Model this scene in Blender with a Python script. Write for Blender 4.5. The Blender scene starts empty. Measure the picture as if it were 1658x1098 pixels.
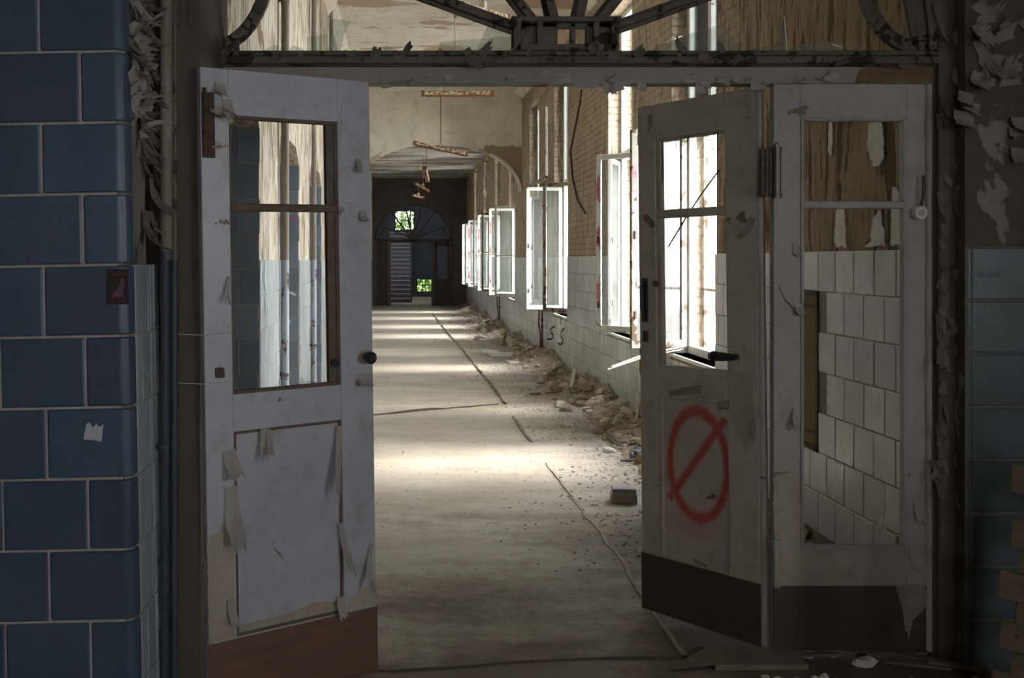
import bpy, math, random
from mathutils import Vector, Matrix, noise
R = random.Random(7)
PI = math.pi
sc = bpy.context.scene
C = sc.collection

# ------------------------------------------------------------------ camera
EYE = 1.62          # eye height
F = 1560.0          # focal length in pixels of the 1658 px wide frame
cam_d = bpy.data.cameras.new('camera')
cam = bpy.data.objects.new('camera', cam_d); C.objects.link(cam)
cam.location = (0, 0, EYE); cam.rotation_euler = (PI/2, 0, 0)
cam_d.sensor_width = 36; cam_d.lens = F/1658*36
cam_d.shift_x = (829-645)/1658; cam_d.shift_y = (421-549)/1658
cam_d.clip_start = .05; cam_d.clip_end = 300
sc.camera = cam
# ------------------------------------------------------------------ world, light, exposure
w = bpy.data.worlds.new('overcast'); sc.world = w; w.use_nodes = True
wb = w.node_tree.nodes['Background']
wb.inputs[0].default_value = (.98, .98, 1.0, 1); wb.inputs[1].default_value = 26.0
sc.view_settings.view_transform = 'Standard'; sc.view_settings.look = 'None'
sc.view_settings.gamma = 1; sc.view_settings.use_curve_mapping = False
sc.view_settings.exposure = 0.0
sc.cycles.use_denoising = True
sc.cycles.max_bounces = 7; sc.cycles.diffuse_bounces = 5; sc.cycles.glossy_bounces = 3
sc.cycles.transparent_max_bounces = 12
sc.cycles.sample_clamp_indirect = 6
sc.cycles.caustics_reflective = False; sc.cycles.caustics_refractive = False

sun_d = bpy.data.lights.new('hazy_sun', 'SUN'); sun_d.energy = 12.0; sun_d.angle = math.radians(22); sun_d.color = (1.0,.95,.86)
sun = bpy.data.objects.new('hazy_sun', sun_d); C.objects.link(sun); sun.rotation_euler = (0, math.radians(52), math.radians(3))
WIN = [(7.3,8.5),(9.92,11.06),(13.7,14.9),(16.5,17.7),(19.8,21.0),(22.8,24.0),(26.0,27.2),(29.3,30.5)]
XR, XL = 2.41, -.91
def window_sky(name, loc, sx, sy, rot):
    # sky portal in a window opening: emits nothing, only tells the renderer where daylight enters
    l = bpy.data.lights.new(name, 'AREA'); l.shape = 'RECTANGLE'; l.size = sx; l.size_y = sy
    l.cycles.is_portal = True
    o = bpy.data.objects.new(name, l); C.objects.link(o); o.location = loc; o.rotation_euler = rot
    return o
for a, b in WIN:
    window_sky('window_daylight', (2.80, (a+b)/2, 2.6), b-a, 3.6, (PI/2, 0, PI/2))
window_sky('window_daylight', (4.25, -.9, 1.95), 1.2, 1.1, (PI/2, 0, PI/2))  # portal of the added side opening that fills the foreground
window_sky('window_daylight', (.15, -2.75, 2.0), .9, .8, (PI/2, 0, PI))  # portal of the added opening behind the camera, for foreground fill

# ------------------------------------------------------------------ materials
def new_mat(name):
    m = bpy.data.materials.new(name); m.use_nodes = True
    nt = m.node_tree; return m, nt, nt.nodes, nt.links, nt.nodes['Principled BSDF']
def coord(nt, space='Object', scale=(1,1,1)):
    N, L = nt.nodes, nt.links
    if space == 'World':
        g = N.new('ShaderNodeNewGeometry'); src = g.outputs['Position']
    else:
        g = N.new('ShaderNodeTexCoord'); src = g.outputs['Object']
    mp = N.new('ShaderNodeMapping'); mp.inputs['Scale'].default_value = scale
    L.new(src, mp.inputs['Vector']); return mp.outputs[0]
def nz(nt, vec, scale, detail=6, rough=.6, dist=0):
    n = nt.nodes.new('ShaderNodeTexNoise'); n.inputs['Scale'].default_value = scale
    n.inputs['Detail'].default_value = detail; n.inputs['Roughness'].default_value = rough
    n.inputs['Distortion'].default_value = dist
    nt.links.new(vec, n.inputs['Vector']); return n.outputs['Fac']
def ramp(nt, fac, a, b, ca=(0,0,0,1), cb=(1,1,1,1)):
    r = nt.nodes.new('ShaderNodeValToRGB'); e = r.color_ramp.elements
    e[0].position = a; e[1].position = b; e[0].color = ca; e[1].color = cb
    nt.links.new(fac, r.inputs[0]); return r.outputs[0]
def mix(nt, fac, a, b, mode='MIX'):
    m = nt.nodes.new('ShaderNodeMix'); m.data_type = 'RGBA'; m.blend_type = mode
    for i, v in ((0, fac), (6, a), (7, b)):
        if isinstance(v, (int, float)): m.inputs[i].default_value = v
        elif isinstance(v, tuple): m.inputs[i].default_value = v if len(v) == 4 else (*v, 1)
        else: nt.links.new(v, m.inputs[i])
    return m.outputs[2]
def math_(nt, op, a, b=0.0, c=None):
    m = nt.nodes.new('ShaderNodeMath'); m.operation = op
    for i, v in enumerate((a, b) if c is None else (a, b, c)):
        if isinstance(v, (int, float)): m.inputs[i].default_value = v
        else: nt.links.new(v, m.inputs[i])
    return m.outputs[0]
def bump(nt, bs, h, strength=.4, dist=.01):
    b = nt.nodes.new('ShaderNodeBump'); b.inputs['Strength'].default_value = strength
    b.inputs['Distance'].default_value = dist
    nt.links.new(h, b.inputs['Height']); nt.links.new(b.outputs[0], bs.inputs['Normal'])
def sp(bs, v):
    bs.inputs['Specular IOR Level'].default_value = v

def layered(name, base, var, under, chip=.62, cscale=6, stretch=(1,1,1), rough=.5, bumps=.35, space='Object', dirt=(.16,.13,.10), dirt_amt=.35, spec=.4, dist=.004, vscale=2.5):
    """paint or plaster `base` varied to `var`, flaked off to `under` above the noise threshold `chip`"""
    m, nt, N, L, bs = new_mat(name)
    v = coord(nt, space, stretch)
    n1 = nz(nt, v, vscale, 5); col = mix(nt, ramp(nt, n1, .35, .7), base, var)
    nd = nz(nt, v, 9, 8, .7); col = mix(nt, math_(nt, 'MULTIPLY', ramp(nt, nd, .52, .75), dirt_amt), col, dirt)
    nc = nz(nt, v, cscale, 9, .62, .6); ch = ramp(nt, nc, chip, chip+.012)
    nu = nz(nt, v, 30, 4); ucol = mix(nt, nu, under, tuple(c*.55 for c in under))
    col = mix(nt, ch, col, ucol)
    L.new(col, bs.inputs['Base Color'])
    rr = math_(nt, 'MULTIPLY_ADD', ch, .35, rough); L.new(rr, bs.inputs['Roughness'])
    h = math_(nt, 'MULTIPLY_ADD', ch, -1.2, math_(nt, 'MULTIPLY', nd, .7))
    bump(nt, bs, h, bumps, dist); sp(bs, spec); return m
def simple(name, c1, c2=None, scale=8, rough=.6, metal=0, bumps=.2, space='Object', stretch=(1,1,1), spec=.4, dist=.003):
    m, nt, N, L, bs = new_mat(name); v = coord(nt, space, stretch)
    n = nz(nt, v, scale, 7, .65)
    L.new(mix(nt, ramp(nt, n, .3, .7), c1, c2 or tuple(c*.7 for c in c1)), bs.inputs['Base Color'])
    bs.inputs['Roughness'].default_value = rough; bs.inputs['Metallic'].default_value = metal
    bump(nt, bs, n, bumps, dist); sp(bs, spec); return m

def tile_mat(name, c1, c2, rough=.22, stain=None, stain_at=.63):
    m, nt, N, L, bs = new_mat(name); v = coord(nt, 'World')
    g = N.new('ShaderNodeNewGeometry')
    n = nz(nt, v, 3.2, 6, .6)
    col = mix(nt, ramp(nt, n, .3, .7), c1, c2)
    isl = math_(nt, 'MULTIPLY_ADD', g.outputs['Random Per Island'], .28, .86)
    hs = N.new('ShaderNodeHueSaturation'); L.new(isl, hs.inputs['Value']); L.new(col, hs.inputs['Color'])
    col = hs.outputs[0]
    if stain:
        sv = coord(nt, 'World', (1, 1, .22)); ns = nz(nt, sv, 5, 6, .6)
        col = mix(nt, math_(nt, 'MULTIPLY', ramp(nt, ns, stain_at, stain_at+.05), .75), col, stain)
    nd = nz(nt, v, 22, 5, .7)
    col = mix(nt, math_(nt, 'MULTIPLY', ramp(nt, nd, .5, .8), .35), col, tuple(c*.45 for c in c1))
    L.new(col, bs.inputs['Base Color'])
    L.new(math_(nt, 'MULTIPLY_ADD', n, .35, rough-.1), bs.inputs['Roughness'])
    bump(nt, bs, nz(nt, v, 5, 2), .25, .006); return m

M = {}
M['paint_blue'] = layered('greyish_white_paint', (.40,.41,.44), (.31,.32,.35), (.20,.17,.13), .67, 5, rough=.38, dirt_amt=.6, bumps=.5, dirt=(.20,.175,.14), vscale=1.6)
M['paint_beige'] = layered('warm_grey_paint', (.40,.36,.30), (.31,.275,.225), (.20,.15,.10), .65, 5, rough=.6, dirt_amt=.6, bumps=.5, vscale=1.6)
M['paint_grey'] = layered('cool_grey_paint', (.33,.32,.315), (.26,.25,.24), (.20,.16,.11), .66, 4, rough=.55, dirt_amt=.6, bumps=.5, vscale=1.6)
M['paint_rail'] = layered('brownish_grey_paint', (.27,.245,.215), (.21,.19,.16), (.13,.10,.065), .63, 5, rough=.6, dirt_amt=.6, bumps=.5, stretch=(.4,1,1))
M['paint_dark'] = layered('grimy_dark_paint', (.115,.10,.08), (.07,.06,.047), (.04,.032,.022), .56, 9, rough=.7, bumps=.7, dirt_amt=.7, dirt=(.20,.18,.15))
M['jamb'] = layered('bare_brown_jamb_wood', (.085,.068,.048), (.055,.045,.032), (.15,.13,.11), .62, 7, rough=.75, stretch=(1,1,.3), bumps=.6, dirt_amt=.6)
M['primer'] = simple('beige_primer', (.38,.33,.27), (.28,.23,.18), 9, .8)
M['bare_wood'] = simple('bare_brown_wood', (.17,.11,.055), (.10,.065,.035), 6, .8, stretch=(.3,1,6))
M['kick_l'] = simple('red_brown_board', (.155,.085,.052), (.085,.05,.036), 5, .5, stretch=(.6,1,9))
M['kick_r'] = simple('dark_brown_board', (.060,.042,.030), (.042,.03,.023), 5, .55, stretch=(.6,1,9))
M['bead'] = simple('stained_glazing_bead', (.14,.10,.07), (.08,.055,.04), 20, .7)
M['flake'] = simple('curled_paint', (.34,.325,.30), (.24,.22,.19), 7, .6)
M['flake_w'] = simple('curled_paint_beige', (.25,.22,.18), (.15,.125,.10), 9, .8)
M['flake_d'] = simple('curled_paint_dark', (.15,.13,.11), (.09,.075,.06), 9, .8)
M['tile_blue'] = tile_mat('blue_glazed_tile', (.040,.066,.102), (.054,.084,.125), .28)
M['tile_pale'] = tile_mat('pale_grey_glazed_tile', (.33,.37,.38), (.27,.31,.325), .25)
M['tile_wall'] = tile_mat('off_white_glazed_tile', (.47,.49,.475), (.34,.36,.345), .25, stain=(.36,.22,.14), stain_at=.66)
M['tile_bluefar'] = tile_mat('pale_blue_glazed_tile', (.13,.178,.235), (.165,.21,.27), .28)
M['tile_teal'] = tile_mat('grey_teal_glazed_tile', (.062,.075,.077), (.09,.108,.115), .3, stain=(.08,.03,.02), stain_at=.66)
M['grout'] = simple('grout', (.42,.385,.34), (.28,.25,.22), 30, .95)
M['grout_d'] = simple('dark_grout', (.24,.21,.17), (.12,.10,.08), 30, .95)
M['iron'] = simple('dark_iron', (.035,.032,.03), (.07,.05,.04), 25, .5, .6)
M['steel'] = simple('worn_steel', (.20,.19,.17), (.10,.08,.06), 30, .4, .8)
M['rust'] = simple('rust', (.24,.10,.04), (.10,.045,.025), 22, .9, bumps=.6)
M['dark_rust'] = simple('dark_rust', (.085,.05,.032), (.045,.032,.024), 30, .8, bumps=.6)
M['rusty_white'] = layered('rusty_white_enamel', (.62,.55,.42), (.5,.42,.3), (.28,.13,.04), .49, 24, rough=.6)
M['pipe_blue'] = layered('blue_painted_pipe', (.050,.060,.085), (.035,.042,.06), (.20,.16,.12), .64, 12, rough=.5, stretch=(1,1,.5))
M['pipe_white'] = layered('white_painted_pipe', (.22,.195,.155), (.13,.11,.085), (.30,.28,.25), .56, 12, rough=.6, stretch=(1,1,.5))
M['pipe_grey'] = layered('grey_painted_pipe', (.34,.36,.40), (.25,.26,.29), (.16,.11,.08), .56, 12, rough=.6, stretch=(1,1,.5))
M['win_white'] = layered('white_window_paint', (.72,.73,.71), (.60,.60,.56), (.30,.24,.17), .64, 9, rough=.5, dirt_amt=.3)
M['win_grime'] = layered('grimy_window_paint', (.30,.28,.24), (.22,.20,.17), (.12,.08,.05), .55, 9, rough=.7)
M['red'] = simple('red_spray', (.48,.08,.09), (.55,.30,.29), 26, .7)
M['rubble'] = simple('plaster_rubble', (.56,.51,.44), (.36,.31,.25), 12, .95, bumps=.6)
M['rubble_b'] = simple('brown_rubble', (.32,.26,.20), (.18,.14,.10), 12, .95, bumps=.6)
M['rubble_w'] = simple('white_plaster_piece', (.68,.68,.66), (.5,.49,.46), 12, .9)
M['block'] = simple('grey_stone_block', (.36,.365,.385), (.26,.26,.27), 20, .7)
M['cable'] = simple('grey_cable', (.14,.155,.19), (.08,.09,.11), 30, .5)
M['wire'] = simple('pale_wire', (.55,.54,.52), None, 30, .5)
M['black'] = simple('black_plastic', (.012,.012,.014), (.03,.03,.035), 20, .25)
M['ceramic'] = simple('cream_bakelite', (.48,.45,.38), (.38,.35,.29), 20, .35)
M['pallet'] = simple('pallet_wood', (.14,.10,.062), (.085,.062,.04), 5, .85, stretch=(1,1,6))
M['plank'] = simple('grey_splintered_wood', (.20,.16,.11), (.12,.095,.07), 6, .9)
M['plank_l'] = simple('pale_splintered_wood', (.62,.52,.42), (.45,.36,.28), 6, .8)
M['paper'] = simple('white_paper', (.45,.47,.50), (.38,.40,.43), 12, .8)
M['sticker'] = simple('black_sticker', (.012,.010,.011), (.02,.012,.012), 12, .4)
M['sticker_red'] = simple('sticker_red_ink', (.16,.02,.022), None, 12, .5)
M['sticker_skin'] = simple('sticker_flesh_ink', (.17,.085,.065), (.05,.02,.02), 60, .5)
M['sticker_lilac'] = simple('sticker_lilac_ink', (.13,.085,.14), (.05,.03,.06), 60, .5)
M['ink_black'] = simple('black_spray', (.03,.03,.03), None, 12, .8)
M['ink_purple'] = simple('purple_spray', (.16,.10,.38), None, 12, .8)
M['ink_pink'] = simple('pink_spray', (.55,.12,.45), None, 12, .8)
M['ink_white'] = simple('white_chalk', (.62,.66,.70), None, 12, .8)
M['ink_chalk'] = simple('faint_chalk', (.20,.235,.25), (.14,.18,.19), 60, .9)
M['ink_teal'] = simple('teal_spray', (.35,.60,.55), None, 12, .8)
M['ochre'] = simple('ochre_wall', (.17,.125,.04), (.10,.075,.03), 4, .9)
M['stair'] = simple('stair_stone', (.10,.095,.10), (.07,.065,.07), 6, .6)
M['dark_plaster'] = simple('dark_grey_brown_plaster', (.13,.115,.10), (.07,.06,.052), 2.2, .95, space='World')  # dark grey-brown base with patches of deeper tone at random
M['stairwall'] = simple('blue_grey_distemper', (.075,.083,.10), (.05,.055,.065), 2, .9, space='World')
M['bark'] = simple('bark', (.12,.08,.05), None, 10, .95)
M['dark_door'] = simple('dark_door_paint', (.05,.042,.036), (.03,.026,.022), 4, .6)

def leaf_material():
    m, nt, N, L, bs = new_mat('fresh_green_leaf')
    g = N.new('ShaderNodeNewGeometry')
    L.new(ramp(nt, g.outputs['Random Per Island'], 0, 1, (.05,.11,.012,1), (.13,.22,.03,1)), bs.inputs['Base Color'])
    bs.inputs['Roughness'].default_value = .6; return m
M['leaf'] = leaf_material()
def glass_material():
    m, nt, N, L, bs = new_mat('dusty_window_glass')
    out = N['Material Output']; N.remove(bs)
    t = N.new('ShaderNodeBsdfTransparent'); t.inputs[0].default_value = (.90,.93,.92,1)
    gl = N.new('ShaderNodeBsdfGlossy'); gl.inputs['Roughness'].default_value = .05
    d = N.new('ShaderNodeBsdfDiffuse'); d.inputs[0].default_value = (.5,.5,.47,1)
    v = coord(nt, 'World'); n = nz(nt, v, 6, 6)
    m1 = N.new('ShaderNodeMixShader'); L.new(math_(nt, 'MULTIPLY_ADD', n, .16, .02), m1.inputs[0]); L.new(t.outputs[0], m1.inputs[1]); L.new(d.outputs[0], m1.inputs[2])
    fr = N.new('ShaderNodeFresnel'); fr.inputs[0].default_value = 1.45
    m2 = N.new('ShaderNodeMixShader'); L.new(fr.outputs[0], m2.inputs[0]); L.new(m1.outputs[0], m2.inputs[1]); L.new(gl.outputs[0], m2.inputs[2])
    L.new(m2.outputs[0], out.inputs[0]); return m
M['glass'] = glass_material()

def brick_material():
    m, nt, N, L, bs = new_mat('stripped_brick'); g = N.new('ShaderNodeNewGeometry')
    s = N.new('ShaderNodeSeparateXYZ'); L.new(g.outputs['Position'], s.inputs[0])
    cx = math_(nt, 'ADD', s.outputs[0], s.outputs[1]); cb = N.new('ShaderNodeCombineXYZ'); L.new(cx, cb.inputs[0]); L.new(s.outputs[2], cb.inputs[1])
    wob = N.new('ShaderNodeTexNoise'); wob.inputs['Scale'].default_value = 9; L.new(g.outputs['Position'], wob.inputs['Vector'])
    va = N.new('ShaderNodeVectorMath'); va.operation = 'MULTIPLY_ADD'; L.new(wob.outputs['Color'], va.inputs[0]); va.inputs[1].default_value = (.03,.03,.03); L.new(cb.outputs[0], va.inputs[2])
    br = N.new('ShaderNodeTexBrick'); L.new(va.outputs[0], br.inputs['Vector']); br.inputs['Scale'].default_value = 1
    br.inputs['Brick Width'].default_value = .26; br.inputs['Row Height'].default_value = .077; br.inputs['Mortar Size'].default_value = .009
    br.inputs['Mortar Smooth'].default_value = .5; br.inputs['Bias'].default_value = -.1
    br.inputs['Color1'].default_value = (.37,.30,.225,1); br.inputs['Color2'].default_value = (.40,.29,.215,1); br.inputs['Mortar'].default_value = (.25,.205,.15,1)
    v = coord(nt, 'World'); vs = coord(nt, 'World', (1,1,.18))
    n1 = nz(nt, v, 1.6, 8, .65); n2 = nz(nt, vs, 14, 8, .7); n3 = nz(nt, v, 26, 5)
    near = math_(nt, 'MULTIPLY_ADD', s.outputs[1], -.5, 4.1); near = math_(nt, 'MINIMUM', math_(nt, 'MAXIMUM', near, 0), 1)   # rough undercoat on the pier by the doors, coloured darker for the dimmer light there
    col = mix(nt, math_(nt,'MAXIMUM', math_(nt,'MULTIPLY', ramp(nt, n1, .35, .6), .8), math_(nt,'MULTIPLY', near, .9)), br.outputs[0], mix(nt, near, (.43,.365,.28), (.29,.23,.16)))        # lime wash left on the bricks
    col = mix(nt, math_(nt, 'MULTIPLY', ramp(nt, n2, .50, .64), .8), col, (.15,.11,.075)); ng = nz(nt, coord(nt,'World',(1,1,.3)), 38, 6, .7); col = mix(nt, math_(nt,'MULTIPLY', ramp(nt, ng, .55, .62), .6), col, (.11,.08,.05))
    gg = nz(nt, coord(nt, 'World', (1,1,.14)), 9, 7, .62, .8); gr = ramp(nt, gg, .54, .57); col = mix(nt, math_(nt,'MULTIPLY', math_(nt,'MULTIPLY', gr, near), .8), col, (.085,.06,.038))
    nl = nz(nt, coord(nt, 'World', (1,1,.35)), 3.1, 9, .6); rem = ramp(nt, nl, .66, .672)
    col = mix(nt, rem, col, (.60,.56,.48))                                   # remnants of plaster
    L.new(col, bs.inputs['Base Color']); bs.inputs['Roughness'].default_value = .95
    h = math_(nt, 'ADD', math_(nt, 'MULTIPLY', math_(nt, 'MULTIPLY', br.outputs['Fac'], -.8), math_(nt, 'SUBTRACT', 1.0, near)), math_(nt, 'ADD', math_(nt, 'MULTIPLY', n2, 1.0), math_(nt, 'SUBTRACT', math_(nt, 'MULTIPLY', rem, .9), math_(nt, 'MULTIPLY', math_(nt, 'MULTIPLY', gr, near), 2.2))))
    bump(nt, bs, math_(nt, 'ADD', h, math_(nt, 'MULTIPLY', n3, .4)), .9, .016); sp(bs, .15); return m
M['brick'] = brick_material()
def plaster_material(name, base, var, under, thr=.55, scale=(1,1,1), ps=1.1, streak=None):
    m, nt, N, L, bs = new_mat(name); v = coord(nt, 'World', scale)
    n1 = nz(nt, v, ps, 9, .55, .3); n2 = nz(nt, coord(nt,'World'), 7, 8, .7); n3 = nz(nt, coord(nt,'World'), 2.3, 4)
    col = mix(nt, ramp(nt, n3, .35, .7), base, var)
    col = mix(nt, math_(nt,'MULTIPLY', ramp(nt, n2, .5, .72), .5), col, tuple(c*.55 for c in var))
    ch = ramp(nt, n1, thr, thr+.008); col = mix(nt, ch, col, under)
    h = math_(nt, 'MULTIPLY_ADD', ch, -1.0, math_(nt, 'MULTIPLY', n2, .6))
    if streak:
        s = nz(nt, coord(nt, 'World', (1,1,.2)), 16, 8, .7); sr = ramp(nt, s, .5, .58)
        col = mix(nt, math_(nt,'MULTIPLY', sr, streak), col, tuple(c*.8 for c in under)); h = math_(nt, 'MULTIPLY_ADD', sr, -.8, h)
    L.new(col, bs.inputs['Base Color']); bs.inputs['Roughness'].default_value = .92
    bump(nt, bs, h, .6, .008); sp(bs, .2); return m
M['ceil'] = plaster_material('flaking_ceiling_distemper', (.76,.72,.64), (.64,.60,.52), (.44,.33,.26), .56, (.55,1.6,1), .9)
M['ceil_far'] = plaster_material('dimmed_stained_ceiling', (.46,.44,.41), (.34,.32,.30), (.20,.17,.15), .52, (.5,1.6,1), .9)  # colours darker than the near ceiling to imitate weaker light; patches are stains
M['plaster_left'] = plaster_material('peeling_wall_plaster', (.60,.55,.46), (.5,.45,.36), (.25,.19,.12), .60, (1,1,.5), 3.5, .8)
M['plaster_door'] = plaster_material('dark_brown_hall_plaster', (.10,.085,.065), (.075,.062,.048), (.22,.20,.17), .58, (1,1,.7), 2.2)  # dark brown plaster flaked to a paler layer
M['plaster_pillar'] = plaster_material('pillar_plaster', (.26,.24,.21), (.20,.18,.15), (.11,.09,.07), .57, (1,1,.5), 5)
M['hall'] = plaster_material('front_hall_plaster', (.30,.29,.27), (.24,.23,.21), (.2,.16,.12), .62)

def arch_material():
    m, nt, N, L, bs = new_mat('arch_wall_plaster'); g = N.new('ShaderNodeNewGeometry')
    s = N.new('ShaderNodeSeparateXYZ'); L.new(g.outputs['Position'], s.inputs[0])
    v = coord(nt, 'World'); n1 = nz(nt, v, 1.3, 6, .6); n2 = nz(nt, v, 5, 7, .7)
    col = mix(nt, ramp(nt, n1, .38, .66), (.76,.71,.60), (.60,.56,.47)); col = mix(nt, math_(nt,'MULTIPLY', ramp(nt, n2, .5, .7), .45), col, (.36,.32,.26))
    # fallen patch beside the window wall
    e = math_(nt, 'ADD', s.outputs[0], math_(nt, 'MULTIPLY', math_(nt,'SUBTRACT', n2, .5), .5))
    e2 = math_(nt, 'ADD', s.outputs[2], math_(nt, 'MULTIPLY', math_(nt,'SUBTRACT', n2, .5), .35))
    pm = math_(nt, 'MULTIPLY', math_(nt,'GREATER_THAN', e, 1.62), math_(nt, 'LESS_THAN', e2, 3.83))
    col = mix(nt, pm, col, (.34,.26,.19))
    L.new(col, bs.inputs['Base Color']); bs.inputs['Roughness'].default_value = .92; bump(nt, bs, math_(nt,'SUBTRACT', n2, pm), .5, .01); sp(bs,.2); return m
M['arch'] = arch_material()
def floor_material():
    m, nt, N, L, bs = new_mat('dusty_linoleum_floor')
    v = coord(nt, 'World'); va = coord(nt, 'World', (.55,1.3,1))
    g = N.new('ShaderNodeNewGeometry'); s = N.new('ShaderNodeSeparateXYZ'); L.new(g.outputs['Position'], s.inputs[0])
    n1 = nz(nt, va, 1.5, 8, .6); n2 = nz(nt, v, 11, 8, .75); n3 = nz(nt, v, 55, 5, .7); n4 = nz(nt, va, .8, 5)
    col = mix(nt, ramp(nt, n1, .35, .65), (.50,.465,.40), (.38,.335,.27))
    col = mix(nt, math_(nt,'MULTIPLY', ramp(nt, n2, .52, .72), .5), col, (.22,.175,.13))
    col = mix(nt, math_(nt,'MULTIPLY', ramp(nt, n3, .62, .70), .45), col, (.60,.58,.54))
    # crumbled plaster trodden out from the window wall
    dz = math_(nt, 'MULTIPLY_ADD', s.outputs[0], 1.25, -1.35); dz = math_(nt, 'ADD', dz, math_(nt,'MULTIPLY', math_(nt,'SUBTRACT', n1, .5), 2.4)); zone = ramp(nt, dz, .15, .8)
    nf = nz(nt, coord(nt, 'World', (1,1.6,1)), 24, 9, .85); grit = ramp(nt, nf, .44, .60, (.13,.10,.075,1), (.62,.585,.53,1))
    col = mix(nt, math_(nt,'MULTIPLY', zone, .85), col, grit)
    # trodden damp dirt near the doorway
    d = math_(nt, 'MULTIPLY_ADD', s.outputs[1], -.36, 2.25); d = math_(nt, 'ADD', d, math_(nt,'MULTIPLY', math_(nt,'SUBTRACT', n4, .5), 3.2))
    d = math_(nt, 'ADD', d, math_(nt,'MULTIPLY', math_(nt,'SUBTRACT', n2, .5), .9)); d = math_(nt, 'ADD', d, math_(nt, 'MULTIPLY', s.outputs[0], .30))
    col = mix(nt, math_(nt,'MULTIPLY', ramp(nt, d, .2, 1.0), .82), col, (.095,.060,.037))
    L.new(col, bs.inputs['Base Color'])
    L.new(ramp(nt, n1, .3, .7, (.55,.55,.55,1), (.85,.85,.85,1)), bs.inputs['Roughness'])
    bump(nt, bs, math_(nt, 'ADD', math_(nt, 'ADD', n2, math_(nt,'MULTIPLY', n3, .5)), math_(nt,'MULTIPLY', math_(nt,'MULTIPLY', nf, zone), 5.0)), .35, .006); sp(bs,.3); return m
M['floor'] = floor_material()
def graffiti_panel():
    """door panel paint with a soft sprayed slashed circle (object x along the leaf, z up)"""
    m = M['paint_beige'].copy(); m.name = 'warm_grey_paint_with_red_spray'; nt = m.node_tree; N, L = nt.nodes, nt.links
    bs = N['Principled BSDF']; base = bs.inputs['Base Color'].links[0].from_socket
    tc = N.new('ShaderNodeTexCoord'); s = N.new('ShaderNodeSeparateXYZ'); L.new(tc.outputs['Object'], s.inputs[0])
    n = nz(nt, tc.outputs['Object'], 40, 6, .7); nj = math_(nt, 'MULTIPLY', math_(nt,'SUBTRACT', n, .5), .10)
    x, z = s.outputs[0], s.outputs[2]
    dx = math_(nt,'DIVIDE', math_(nt,'SUBTRACT', x, .302), .143); dz = math_(nt,'DIVIDE', math_(nt,'SUBTRACT', z, .690), .232)
    rr = math_(nt,'SQRT', math_(nt,'ADD', math_(nt,'MULTIPLY',dx,dx), math_(nt,'MULTIPLY',dz,dz)))
    de = math_(nt,'ABSOLUTE', math_(nt,'SUBTRACT', rr, 1.0))
    ring = ramp(nt, math_(nt,'ADD', de, nj), .06, .17, (1,1,1,1), (0,0,0,1))
    # slash from low at the free side to high at the hinge side
    ax, az, bx, bz = .452, .515, .165, .905
    ux, uz = bx-ax, bz-az; ln = math.hypot(ux, uz); ux /= ln; uz /= ln
    px = math_(nt,'SUBTRACT', x, ax); pz = math_(nt,'SUBTRACT', z, az)
    t = math_(nt,'ADD', math_(nt,'MULTIPLY',px,ux), math_(nt,'MULTIPLY',pz,uz)); dd = math_(nt,'ABSOLUTE', math_(nt,'SUBTRACT', math_(nt,'MULTIPLY',px,uz), math_(nt,'MULTIPLY',pz,ux)))
    inside = math_(nt,'MULTIPLY', math_(nt,'GREATER_THAN', t, 0), math_(nt,'LESS_THAN', t, ln))
    sl = math_(nt,'MULTIPLY', ramp(nt, math_(nt,'ADD', dd, math_(nt,'MULTIPLY',nj,.15)), .010, .026, (1,1,1,1), (0,0,0,1)), inside)
    # overspray low on the ring
    ddz = math_(nt,'DIVIDE', math_(nt,'SUBTRACT', z, .44), .12); ddx = math_(nt,'DIVIDE', math_(nt,'SUBTRACT', x, .33), .16)
    ov = ramp(nt, math_(nt,'SQRT', math_(nt,'ADD', math_(nt,'MULTIPLY',ddx,ddx), math_(nt,'MULTIPLY',ddz,ddz))), .0, 1.0, (.42,.42,.42,1), (0,0,0,1))
    k = math_(nt,'MAXIMUM', math_(nt,'MAXIMUM', ring, sl), ov); k = math_(nt, 'MULTIPLY', k, .88)
    L.new(mix(nt, k, base, (.36,.035,.03)), bs.inputs['Base Color']); return m
M['graffiti'] = graffiti_panel()

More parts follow.
